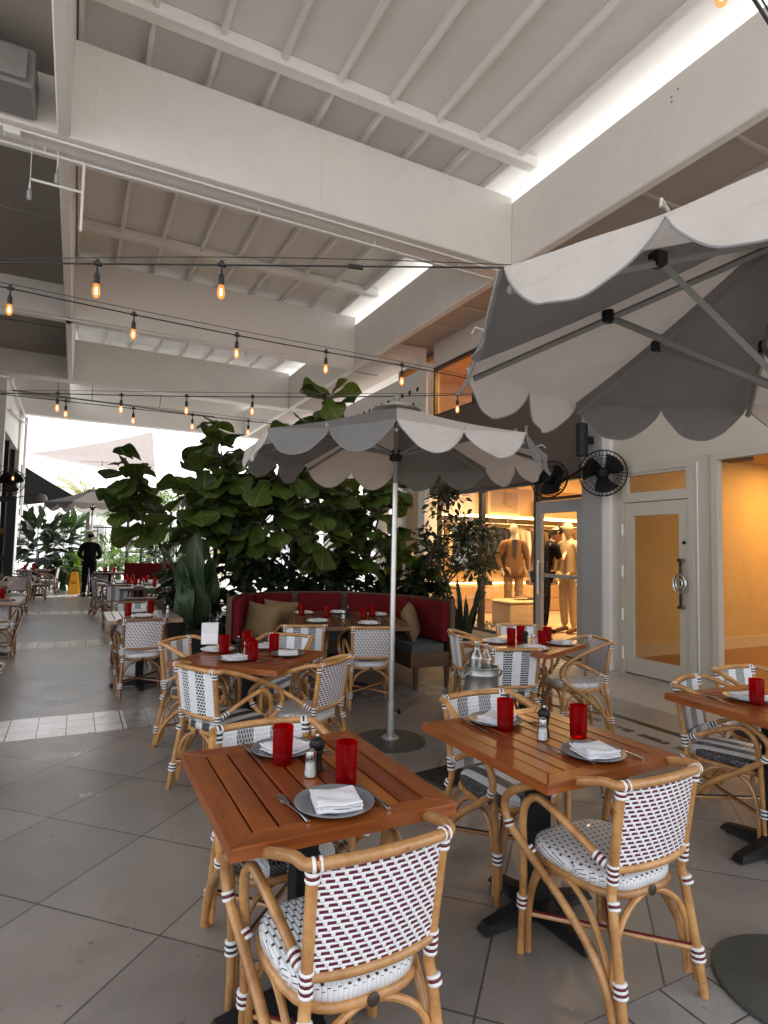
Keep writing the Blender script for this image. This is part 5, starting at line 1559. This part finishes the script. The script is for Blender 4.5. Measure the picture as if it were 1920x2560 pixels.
# far plants outside the open end
def palm(label, base, h, nf, L, m, seed, group=None, name='palm_tree'):
    r = random.Random(seed)
    t = thing(name, label, 'palm', base, 0, group)
    MB().tube([(0, 0, 0), (.05, 0, h * .5), (.02, .05, h)], [.09, .07, .06], 8, smooth=3).build('trunk', M_bark, t)
    cr = MB()
    for k in range(nf):
        a = 2 * PI * k / nf + r.uniform(-.2, .2); el = r.uniform(.3, 1.3)
        d = Vector((math.cos(a) * math.cos(el), math.sin(a) * math.cos(el), math.sin(el)))
        pts = []
        p = Vector((0, 0, h)); q = d.copy()
        for s in range(9):
            pts.append(p.copy()); p = p + q * (L / 8); q = (q + Vector((0, 0, -.16))).normalized()
        cr.tube(pts, [.014 - .0013 * s for s in range(9)], 4)
        for s in range(1, 9):
            for e in range(3):
                pp_ = pts[s - 1].lerp(pts[s], e / 3)
                tq = (pts[s] - pts[s - 1]).normalized(); sd_ = tq.cross(Vector((0, 0, 1)))
                if sd_.length < .05: continue
                sd_.normalize()
                for sg in (-1, 1):
                    leaf(cr, pp_, tq * .6 + sd_ * sg + Vector((0, 0, -.25)), L * .30 * (1 - .5 * abs(s / 8 - .4)), .035, .7, 0, .2, 0, 'oval', 2, 3, r)
    cr.build('crown', m, t, angle=180)
    return t
GP = 'greenery beyond the open end'
palm('yellow-green palm behind the black awning tip', (.35, 24.5, 0), 2.9, 13, 1.5, M_yellow, 21, GP)
palm('green palm behind the far white umbrella', (1.3, 26, 0), 2.6, 14, 1.7, M_far, 22, GP)
palm('low sunlit palm between the standing man and the fence', (1.35, 22.5, 0), .7, 13, 1.3, M_far, 23, GP)
palm('slim tall palm above the far fence', (2.9, 28, 0), 3.3, 12, 1.6, M_far, 24, GP)
def bush(label, c, ra, n, L, W, m, seed, prof='oval', name='bush', droop=(.2, .8), trunk=0):
    r = random.Random(seed)
    t = thing(name, label, 'bush', (c[0], c[1], 0), 0, GP)
    MB().tube([(0, 0, 0), (0, 0, c[2])], .03, 6).build('stem', M_bark, t)
    mb = MB()
    for k in range(n):
        v = rvec(r); p = Vector((v.x * ra[0], v.y * ra[1], c[2] + v.z * ra[2]))
        s = r.uniform(.7, 1.2)
        leaf(mb, p, v + rvec(r) * .6 + Vector((0, 0, .15)), L * s, W * s, r.uniform(*droop), r.uniform(-.6, .6), .2, .06, prof, 2, 4, r)
    mb.build('foliage', m, t, angle=180)
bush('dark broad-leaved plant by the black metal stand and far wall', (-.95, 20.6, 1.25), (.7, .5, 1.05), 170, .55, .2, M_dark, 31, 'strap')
bush('shiny broad-leaved plant between the metal stand and the standing man', (-.25, 21.2, 1.3), (.5, .5, 1.0), 110, .6, .2, M_nest, 32, 'strap')
bush('small leafy potted plant behind the yellow floor sign', (.1, 20.3, .75), (.35, .35, .45), 110, .34, .10, M_far, 33, 'strap')
bush('sunlit bush against the far fence behind the man', (1.3, 25.5, 1.0), (1.0, .6, .9), 420, .26, .1, M_far, 34)
bush('sunlit bush against the far fence at the vine post', (3.2, 25.0, 1.2), (1.1, .6, 1.1), 460, .24, .09, M_far, 35)
bush('sunlit yellow-green bush against the far fence behind the figs', (5.0, 24.6, 1.3), (1.1, .6, 1.2), 420, .24, .1, M_yellow, 36)
bush('leafy treetop behind the pinkish umbrella', (3.4, 23.5, 3.3), (1.3, .6, .55), 620, .16, .07, M_far, 37)
bush('climbing vine wrapped around a post near the far fence', (2.35, 20.8, 1.4), (.22, .22, 1.2), 260, .18, .08, M_ficus, 38)
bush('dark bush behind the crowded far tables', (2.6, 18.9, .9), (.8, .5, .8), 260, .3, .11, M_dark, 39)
pt = thing('plant_pot', 'terracotta pot behind the yellow floor sign', 'pot', (.1, 20.3, 0))
MB().lathe([(.001, 0), (.2, 0), (.28, .42), (.30, .44), (.29, .48), (.26, .47), (.001, .42)], 24, close=False).build('bowl', M_terra, pt)
fe = thing('iron_fence', 'dark iron bar fence closing the far garden', 'fence', (3, 27, 0))
mb = MB()
for k in range(50):
    x = -4 + k * .3
    mb.bx(x - .015, x + .015, 26.98, 27.02, 0, 2.2)
b_ = mb.build('bars', M_fence, fe, False, loc=(-3, -27, 0))
for z in (.2, 1.1, 2.1):
    MB().bx(-4, 11, 26.97, 27.03, z, z + .05).build('rail', M_fence, fe, False, loc=(-3, -27, 0))
for k, x in enumerate((1.55, 2.0, 2.9, 3.35)):
    p = MB().tube([(0, 0, 0), (0, 0, 2.6)], .045, 8).build('garden_post', M_fence, None); p.location = (x, 21.6, 0)
    tag(p, ['slim dark garden post nearest the standing man', 'slim dark garden post second from the standing man', 'slim dark garden post before the vine bush', 'slim dark garden post closest to the fig leaves'][k], 'post', 'slim dark posts before the far garden')
# sails, awning
def sail(name, label, cat, pts, m, sag=.1):
    A, B, C_ = [Vector(p) for p in pts]
    def fn(u, v):
        p = A.lerp(B, u).lerp(C_, v) if 0 else A * (1 - u) + (B * (1 - v) + C_ * v) * u
        w = 4 * u * (1 - u)
        q = p + Vector((0, 0, -sag * w * (1 - abs(2 * v - 1) * .3)))
        return q
    o = MB().grid(fn, 14, 10).build(name, m, None, angle=180)
    return tag(o, label, cat)
sail('shade_sail', 'pinkish triangular shade sail stretched beyond the open end', 'shade sail', [(-1.72, 26, 4.80), (2.67, 26.4, 6.17), (2.7, 25, 4.22)], M_sail, .12)
sail('black_awning', 'black sloping awning at the far wall above the potted plants', 'awning', [(.02, 22, 2.94), (-1.75, 22, 4.0), (-1.6, 21, 2.55)], M_awn, .03)
wb_ = thing('far_building', 'pale hazy building beyond the garden fence', 'building', (3, 60, 0))
MB().bx(-12, 30, 0, 6, 0, 4.4).build('wall', M_outwhite, wb_, False)
for k in range(14):
    MB().bx(-11 + k * 2.9, -9.4 + k * 2.9, -.05, -.002, 1.2, 3.2).build('window', M_greycol, wb_, False)
# black frame with fans at the left edge
bfm = thing('metal_stand', 'black metal stand with crossbars standing by the far wall', 'stand', (-1.35, 15.3, 0))
for x, y in ((.10, 0), (-.9, 0)):
    MB().bx(x - .075, x + .075, y - .06, y + .06, 0, 2.45, bev=.008).build('upright', M_black, bfm, False)
for z in (2.38, 1.10):
    MB().bx(-.824, .024, -.05, .05, z - .06, z + .06, bev=.008).build('crossbar', M_black, bfm, False)
MB().bx(-.8, .0, -.02, .02, 1.62, 1.75).build('plaque', M_cloths[4], bfm, False)
wall_fan('black caged fan on top of the black metal stand', (-1.28, 15.1, 2.75), .27, rad(20), rad(5), (-1.28, 15.3, 2.45))['group'] = 'black fans at the far wall'
hsp = thing('patio_speaker', 'black box speaker hung on the far wall pier', 'speaker', (-1.42, 16.9, 2.9))
MB().box((0, 0, 0), (.2, .28, .45), bev=.02).build('cabinet', M_black, hsp, False); MB().tube([(0, 0, .1), (-.12, 0, .1)], .02, 6).build('bracket', M_black, hsp)
hl = thing('garden_lamp', 'grey dome lamp beside the black metal stand', 'lamp', (-.72, 15.7, 2.42))
MB().lathe([(.001, .14), (.06, .13), (.11, .07), (.12, 0), (.11, -.02), (.001, -.03)], 20).build('shade', M_greymetal, hl)
MB().tube([(0, 0, .12), (-.25, 0, .1), (-.5, -.3, .0)], .012, 6).build('arm', M_black, hl)
# far red booth
rb = thing('red_booth', 'far straight red booth bench behind the striped chairs', 'banquette', (1.9, 15.9, 0))
MB().bx(-.8, 1.0, -.05, .05, .1, 1.0, bev=.02).build('back_frame', M_redfab, rb); MB().bx(-.8, 1.0, -.55, -.06, .1, .38).build('bench_base', M_benchwood, rb); MB().bx(-.78, .98, -.56, -.07, .382, .47, bev=.03).build('seat_cushion', M_redfab, rb)
pb = MB().bx(.72, 1.9, 10.05, 10.2, 0, .62, bev=.01).build('low_partition', M_benchwood, None, False); tag(pb, 'low dark wooden partition in front of the crowded far table', 'partition')

# ------------------------------------------------------------------ people and mannequins
def skin_mesh(joints, edges, root=0, sub=2):
    bm = bmesh.new()
    ly = bm.verts.layers.skin.verify()
    vs = []
    for p, r in joints:
        v = bm.verts.new(p); v[ly].radius = r if isinstance(r, tuple) else (r, r); vs.append(v)
    for a, b in edges: bm.edges.new((vs[a], vs[b]))
    vs[root][ly].use_root = True
    me = bpy.data.meshes.new('tmp'); bm.to_mesh(me); bm.free()
    o = bpy.data.objects.new('tmp', me); COL.objects.link(o)
    md = o.modifiers.new('s', 'SKIN'); md.use_smooth_shade = True; md.branch_smoothing = .6
    sb = o.modifiers.new('d', 'SUBSURF'); sb.levels = sub; sb.render_levels = sub
    dg = bpy.context.evaluated_depsgraph_get()
    ev = o.evaluated_get(dg)
    m2 = bpy.data.meshes.new_from_object(ev, depsgraph=dg)
    V = [tuple(v.co) for v in m2.vertices]; F = [tuple(p.vertices) for p in m2.polygons]
    bpy.data.objects.remove(o); bpy.data.meshes.remove(me); bpy.data.meshes.remove(m2)
    return V, F
def hand(mb, wrist, d, side, palm_n, curl=.5):
    """palm and five fingers; d pointing direction, side towards the thumb, palm_n palm normal"""
    d = d.normalized(); side = (side - d * side.dot(d)).normalized(); n = d.cross(side)
    if n.dot(palm_n) < 0: n = -n
    V, F = [], []
    a = wrist
    mb.tube([a - d * .01, a + d * .03, a + d * .07, a + d * .088], [.024, .034, .038, .03], 10, flat=.45, smooth=2)
    for k, (o, L) in enumerate(((.030, .068), (.010, .078), (-.010, .072), (-.028, .056))):
        b = a + d * .082 + side * o
        p = [b - d * .01]
        q = d.copy()
        for s in range(3):
            q = (q + n * curl * (.5 + .2 * s)).normalized(); p.append(p[-1] + q * L / 2.6)
        mb.tube(p, [.0095, .009, .008, .0065], 7, smooth=2)
    b = a + d * .025 + side * .028
    mb.tube([b, b + (d * .7 + side * .7) * .03, b + (d * .9 + side * .55 + n * .3) * .055], [.012, .0105, .008], 7, smooth=2)
def person(name, label, loc, rz, pose, mats, cat='person', H=1.78, face=True, hair=True, grp=None):
    """pose: dict of joint positions for a 1.78 m figure, facing +Y"""
    s = H / 1.78
    t = thing(name, label, cat, loc, rz, grp)
    P = {k: Vector(v) * s for k, v in pose.items() if isinstance(v, tuple)}
    def J(k, r): return (P[k], tuple(x * s for x in r) if isinstance(r, tuple) else r * s)
    js = [J('pelvis', (.15, .11)), J('waist', (.135, .10)), J('chest', (.165, .115)), J('neck0', (.09, .07)), J('neck', (.055, .055)), J('headb', (.06, .065)),
          J('hipL', .088), J('kneeL', .058), J('ankL', .04), J('toeL', .035), J('hipR', .088), J('kneeR', .058), J('ankR', .04), J('toeR', .035),
          J('shL', .066), J('elL', .044), J('wrL', .03), J('shR', .066), J('elR', .044), J('wrR', .03)]
    ed = [(0, 1), (1, 2), (2, 3), (3, 4), (4, 5), (0, 6), (6, 7), (7, 8), (8, 9), (0, 10), (10, 11), (11, 12), (12, 13), (3, 14), (14, 15), (15, 16), (3, 17), (17, 18), (18, 19)]
    V, F = skin_mesh(js, ed)
    mb = MB().add(V, F)
    # head: shaped ellipsoid with brow, nose, chin and ears
    hc = P['head']; up = (P['head'] - P['headb']).normalized(); fw = Vector(pose.get('look', (0, 1, 0))); fw = (fw - up * fw.dot(up)).normalized(); rt = fw.cross(up)
    def hp(u, v):
        a = 2 * PI * u; b = PI * (v - .5)
        x, y, z = math.cos(b) * math.cos(a), math.cos(b) * math.sin(a), math.sin(b)
        wx = .076 * (1 - .18 * max(0, -z)); wy = .096 * (1 - .12 * max(0, -z)); wz = .118
        if y > 0 and z < -.2: y *= 1 + .10 * (-z)
        q = Vector((x * wx, y * wy, z * wz))
        if face:
            q.y += .026 * math.exp(-((x / .16) ** 2 + ((z + .12) / .2) ** 2)) * (y > 0)
            q.y -= .012 * (math.exp(-(((abs(x) - .42) / .2) ** 2 + ((z - .08) / .13) ** 2))) * (y > 0)
            q.y += .010 * math.exp(-((x / .4) ** 2 + ((z + .52) / .09) ** 2)) * (y > 0)
        return hc + (rt * q.x + fw * q.y + up * q.z) * s
    mb.grid(hp, 24, 18)
    if face:
        for sg in (-1, 1):
            c = hc + (rt * sg * .077 - fw * .008 - up * .005) * s
            mb.tube([c + up * .03 * s, c + up * .032 * s - fw * .012 * s, c - up * .0 * s - fw * .014 * s, c - up * .03 * s], .008 * s, 6, smooth=3)
    for S_, w in (('L', 'wrL'), ('R', 'wrR')):
        d = Vector(pose.get('hd' + S_, tuple(P[w] - P['el' + S_])))
        hand(mb, P[w], d, Vector(pose.get('th' + S_, (0, 1, 0))), Vector(pose.get('pn' + S_, ((1 if S_ == 'R' else -1), 0, 0))), pose.get('curl' + S_, .35))
    body = mb.build('body', mats['skin'], t, angle=180)
    if hair:
        hb = MB()
        hb.grid(lambda u, v: hc + (rt * (math.cos(2 * PI * u) * math.cos(PI / 2 * v) * .083) + fw * (math.sin(2 * PI * u) * math.cos(PI / 2 * v) * .102 - .012) + up * (-.06 * (1 - v) * (1 - math.sin(2 * PI * u)) + .035 + .10 * math.sin(PI / 2 * v))) * s, 24, 8)
        hb.build('hair', M_hair, t, angle=180)
        if face:
            for sg in (-1, 1):
                eb = MB()
                e = hc + (rt * sg * .031 + fw * .083 + up * .012) * s
                eb.lathe([(.001, -.007), (.009, -.003), (.009, .003), (.001, .007)], 8, M=Matrix.Translation(e))
                eb.build('eye', M_clothblk, t)
            MB().tube([hc + (rt * x + fw * (.098 - abs(x) * .5) - up * .062) * s for x in (-.022, 0, .022)], .004 * s, 6).build('mouth', M_bindr, t)
    g = .012
    top = [J('pelvis', (.205, .145) if mats.get('long') else (.18, .135)), J('waist', (.168, .125)), J('chest', (.20, .14)), J('neck0', (.12, .095)), J('shL', .09), J('elL', .06), J('wrL', .045), J('shR', .09), J('elR', .058), J('wrR', .045)]
    wl = P['wrL'].lerp(P['elL'], .12); wr = P['wrR'].lerp(P['elR'], .12)
    top[6] = (wl, .044 * s); top[9] = (wr, .044 * s)
    if mats.get('short'):
        top[6] = (P['elL'].lerp(P['shL'], .1), .056 * s); top[9] = (P['elR'].lerp(P['shR'], .1), .056 * s)
        top[5] = (P['elL'].lerp(P['shL'], .5), .062 * s); top[8] = (P['elR'].lerp(P['shR'], .5), .062 * s)
    for q in ('L', 'R'):
        top.append((P['sh' + q].lerp(P['neck'], .42) + Vector((0, 0, -.015)) * s, .075 * s))
    top.append((P['neck0'].lerp(P['neck'], .55), .066 * s))
    low = P['pelvis'] + Vector((0, 0, -.12 - mats.get('long', 0))) * s
    top.append((low, (.225 * s, .16 * s) if mats.get('long') else (.185 * s, .135 * s)))
    V, F = skin_mesh(top, [(3, 12), (13, 0), (0, 1), (1, 2), (2, 3), (3, 10), (10, 4), (4, 5), (5, 6), (3, 11), (11, 7), (7, 8), (8, 9)], 1)
    jk = MB().add(V, F)
    if mats.get('long'):      # skirt of the jacket hanging over the hips
        jk.lathe([(.172, 1.16), (.185, 1.05), (.212, .93), (.222, .80), (.214, .80), (.20, .93)], 28, M=Matrix.Scale(s, 4) @ Matrix.Diagonal((1, .74, 1, 1)), close=False)
    jk.build(mats.get('topname', 'jacket'), mats['top'], t, angle=180)
    if mats.get('shirt'):
        c = P['chest']; n0 = P['neck0']
        MB().add([n0 + Vector((-.045, .095, .02)) * s, n0 + Vector((.045, .095, .02)) * s, c + Vector((.03, .158, -.02)) * s, c + Vector((.006, .158, -.20)) * s, c + Vector((-.006, .158, -.20)) * s, c + Vector((-.03, .158, -.02)) * s], [(0, 1, 2, 3, 4, 5)]).build('shirt_front', mats['shirt'], t)
    lo = [J('pelvis', (.155, .115)), J('hipL', .102), J('kneeL', .078), J('ankL', .062), J('hipR', .102), J('kneeR', .078), J('ankR', .062)]
    lo[3] = (P['ankL'] + Vector((0, 0, .01)), .06 * s); lo[6] = (P['ankR'] + Vector((0, 0, .01)), .06 * s)
    V, F = skin_mesh(lo, [(0, 1), (1, 2), (2, 3), (0, 4), (4, 5), (5, 6)])
    MB().add(V, F).build('trousers', mats['low'], t, angle=180)
    for S_ in 'LR':
        a, b = P['ank' + S_], P['toe' + S_]
        dd = (b - a); dd.z = 0; dd.normalize()
        MB().tube([a - dd * .05 * s + Vector((0, 0, -.035)), a + dd * .02 + Vector((0, 0, -.03)), b + dd * .03 + Vector((0, 0, -.01)), b + dd * .07 + Vector((0, 0, -.012))], [.042 * s, .05 * s, .045 * s, .025 * s], 10, smooth=4, flat=.75).build('shoe', mats.get('shoe', M_clothblk), t)
    return t
STAND = dict(pelvis=(0, 0, .96), waist=(0, 0, 1.12), chest=(0, .0, 1.33), neck0=(0, -.01, 1.46), neck=(0, 0, 1.52), headb=(0, .01, 1.58), head=(0, .02, 1.665),
             hipL=(-.095, 0, .90), kneeL=(-.10, .02, .50), ankL=(-.10, -.01, .09), toeL=(-.12, .11, .04), hipR=(.095, 0, .90), kneeR=(.10, .02, .50), ankR=(.10, -.01, .09), toeR=(.12, .11, .04),
             shL=(-.18, -.01, 1.405), elL=(-.235, -.03, 1.12), wrL=(-.24, .06, .88), shR=(.18, -.01, 1.405), elR=(.235, -.03, 1.12), wrR=(.24, .06, .88))
p_back = dict(STAND, elL=(-.27, -.02, 1.13), wrL=(-.13, .18, 1.04), elR=(.27, -.02, 1.13), wrR=(.13, .18, 1.04), head=(0, .035, 1.66), look=(0, 1, -.2), hdL=(.8, .5, 0), hdR=(-.8, .5, 0), thL=(0, 0, 1), thR=(0, 0, 1))
person('person', 'person in black seen from behind, standing under the far white umbrella', (.38, 18.2, 0), rad(-8), p_back, dict(skin=M_skin, top=M_clothblk, low=M_clothblk, topname='shirt'))
p_lean = dict(STAND, waist=(0, .03, 1.12), chest=(0, .10, 1.31), neck0=(0, .15, 1.43), neck=(0, .19, 1.475), headb=(0, .22, 1.52), head=(0, .26, 1.595), look=(0, 1, -.75),
              shL=(-.19, .12, 1.38), elL=(-.22, .20, 1.12), wrL=(-.10, .38, 1.26), shR=(.19, .12, 1.38), elR=(.22, .22, 1.14), wrR=(.08, .42, 1.34), hdL=(.3, .9, .4), hdR=(-.2, .9, .5), thL=(0, 0, 1), thR=(0, 0, 1), curlL=.6, curlR=.6)
person('person', 'dark-haired person in black leaning toward the cream mannequin behind the shop door', (7.03, 7.78, .12), rad(-104), p_lean, dict(skin=M_skin, top=M_clothblk, low=M_clothblk, topname='shirt', short=True), H=1.86)
m_a = dict(STAND, elL=(-.275, -.05, 1.12), wrL=(-.27, .03, .88), elR=(.285, -.06, 1.13), wrR=(.22, .08, .90), hdL=(0, .25, -1), hdR=(-.2, .2, -1))
person('mannequin', 'ochre jacketed mannequin with cream trousers standing in the shop window', (7.72, 9.35, .12), rad(152), m_a,
       dict(skin=M_mann, top=M_jacket, low=M_tan, long=.10, shirt=M_cloths[0], shoe=M_cloths[4]), 'mannequin', 1.90, False, False, 'mannequins in the clothes shop')
m_b = dict(STAND, look=(0, 1, .0))
person('mannequin', 'mannequin in cream knit top and pale trousers behind the shop door', (7.47, 7.60, .12), rad(92), m_b,
       dict(skin=M_mann, top=M_cream, low=M_cream, topname='knit_top', shoe=M_cloths[4]), 'mannequin', 1.86, False, False, 'mannequins in the clothes shop')
# ------------------------------------------------------------------ camera, sky, sun
cam = bpy.data.cameras.new('camera')
cam.sensor_fit = 'AUTO'; cam.sensor_width = 36; cam.lens = 1494.16 / 2560 * 36
cam.clip_end = 2000; cam.clip_start = .05
co = bpy.data.objects.new('camera', cam); COL.objects.link(co)
yaw, pitch, roll = rad(27.258), rad(3.618), rad(1.193)
f = Vector((math.sin(yaw) * math.cos(pitch), math.cos(yaw) * math.cos(pitch), math.sin(pitch)))
r0 = Vector((math.cos(yaw), -math.sin(yaw), 0)); u0 = r0.cross(f)
cr, sr = math.cos(roll), math.sin(roll)
r_ = r0 * cr + u0 * sr; u_ = u0 * cr - r0 * sr
co.matrix_world = Matrix(((r_.x, u_.x, -f.x, 0), (r_.y, u_.y, -f.y, 0), (r_.z, u_.z, -f.z, 1.45), (0, 0, 0, 1)))
S.camera = co
w = bpy.data.worlds.new('World'); S.world = w; w.use_nodes = True
nt = w.node_tree; nt.nodes.clear()
SUN_EL, SUN_AZ = rad(48), rad(72)
sky = nt.nodes.new('ShaderNodeTexSky'); sky.sky_type = 'NISHITA'; sky.sun_disc = False
sky.sun_elevation = SUN_EL; sky.sun_rotation = SUN_AZ; sky.air_density = 1.2; sky.dust_density = 4; sky.altitude = 0
hs = nt.nodes.new('ShaderNodeHueSaturation'); hs.inputs['Saturation'].default_value = .18
bg = nt.nodes.new('ShaderNodeBackground'); bg.inputs['Strength'].default_value = SKY_STRENGTH
ow = nt.nodes.new('ShaderNodeOutputWorld')
nt.links.new(sky.outputs[0], hs.inputs['Color']); nt.links.new(hs.outputs[0], bg.inputs[0]); nt.links.new(bg.outputs[0], ow.inputs[0])
sl = bpy.data.lights.new('sun', 'SUN'); sl.energy = SUN_STRENGTH; sl.angle = rad(14); sl.color = (1, .96, .9)
so = bpy.data.objects.new('sun', sl); COL.objects.link(so)
sd3 = Vector((math.sin(SUN_AZ) * math.cos(SUN_EL), math.cos(SUN_AZ) * math.cos(SUN_EL), math.sin(SUN_EL)))
so.rotation_euler = sd3.to_track_quat('Z', 'Y').to_euler()
S.render.engine = 'CYCLES'
S.view_settings.view_transform = 'Standard'; S.view_settings.look = 'None'; S.view_settings.exposure = 0; S.view_settings.gamma = 1
cy = S.cycles
cy.use_denoising = True
try: cy.denoiser = 'OPENIMAGEDENOISE'
except Exception: pass
cy.max_bounces = 10; cy.diffuse_bounces = 6; cy.glossy_bounces = 4; cy.transparent_max_bounces = 16; cy.transmission_bounces = 6
cy.sample_clamp_indirect = 5; cy.sample_clamp_direct = 12
cy.caustics_reflective = False; cy.caustics_refractive = False
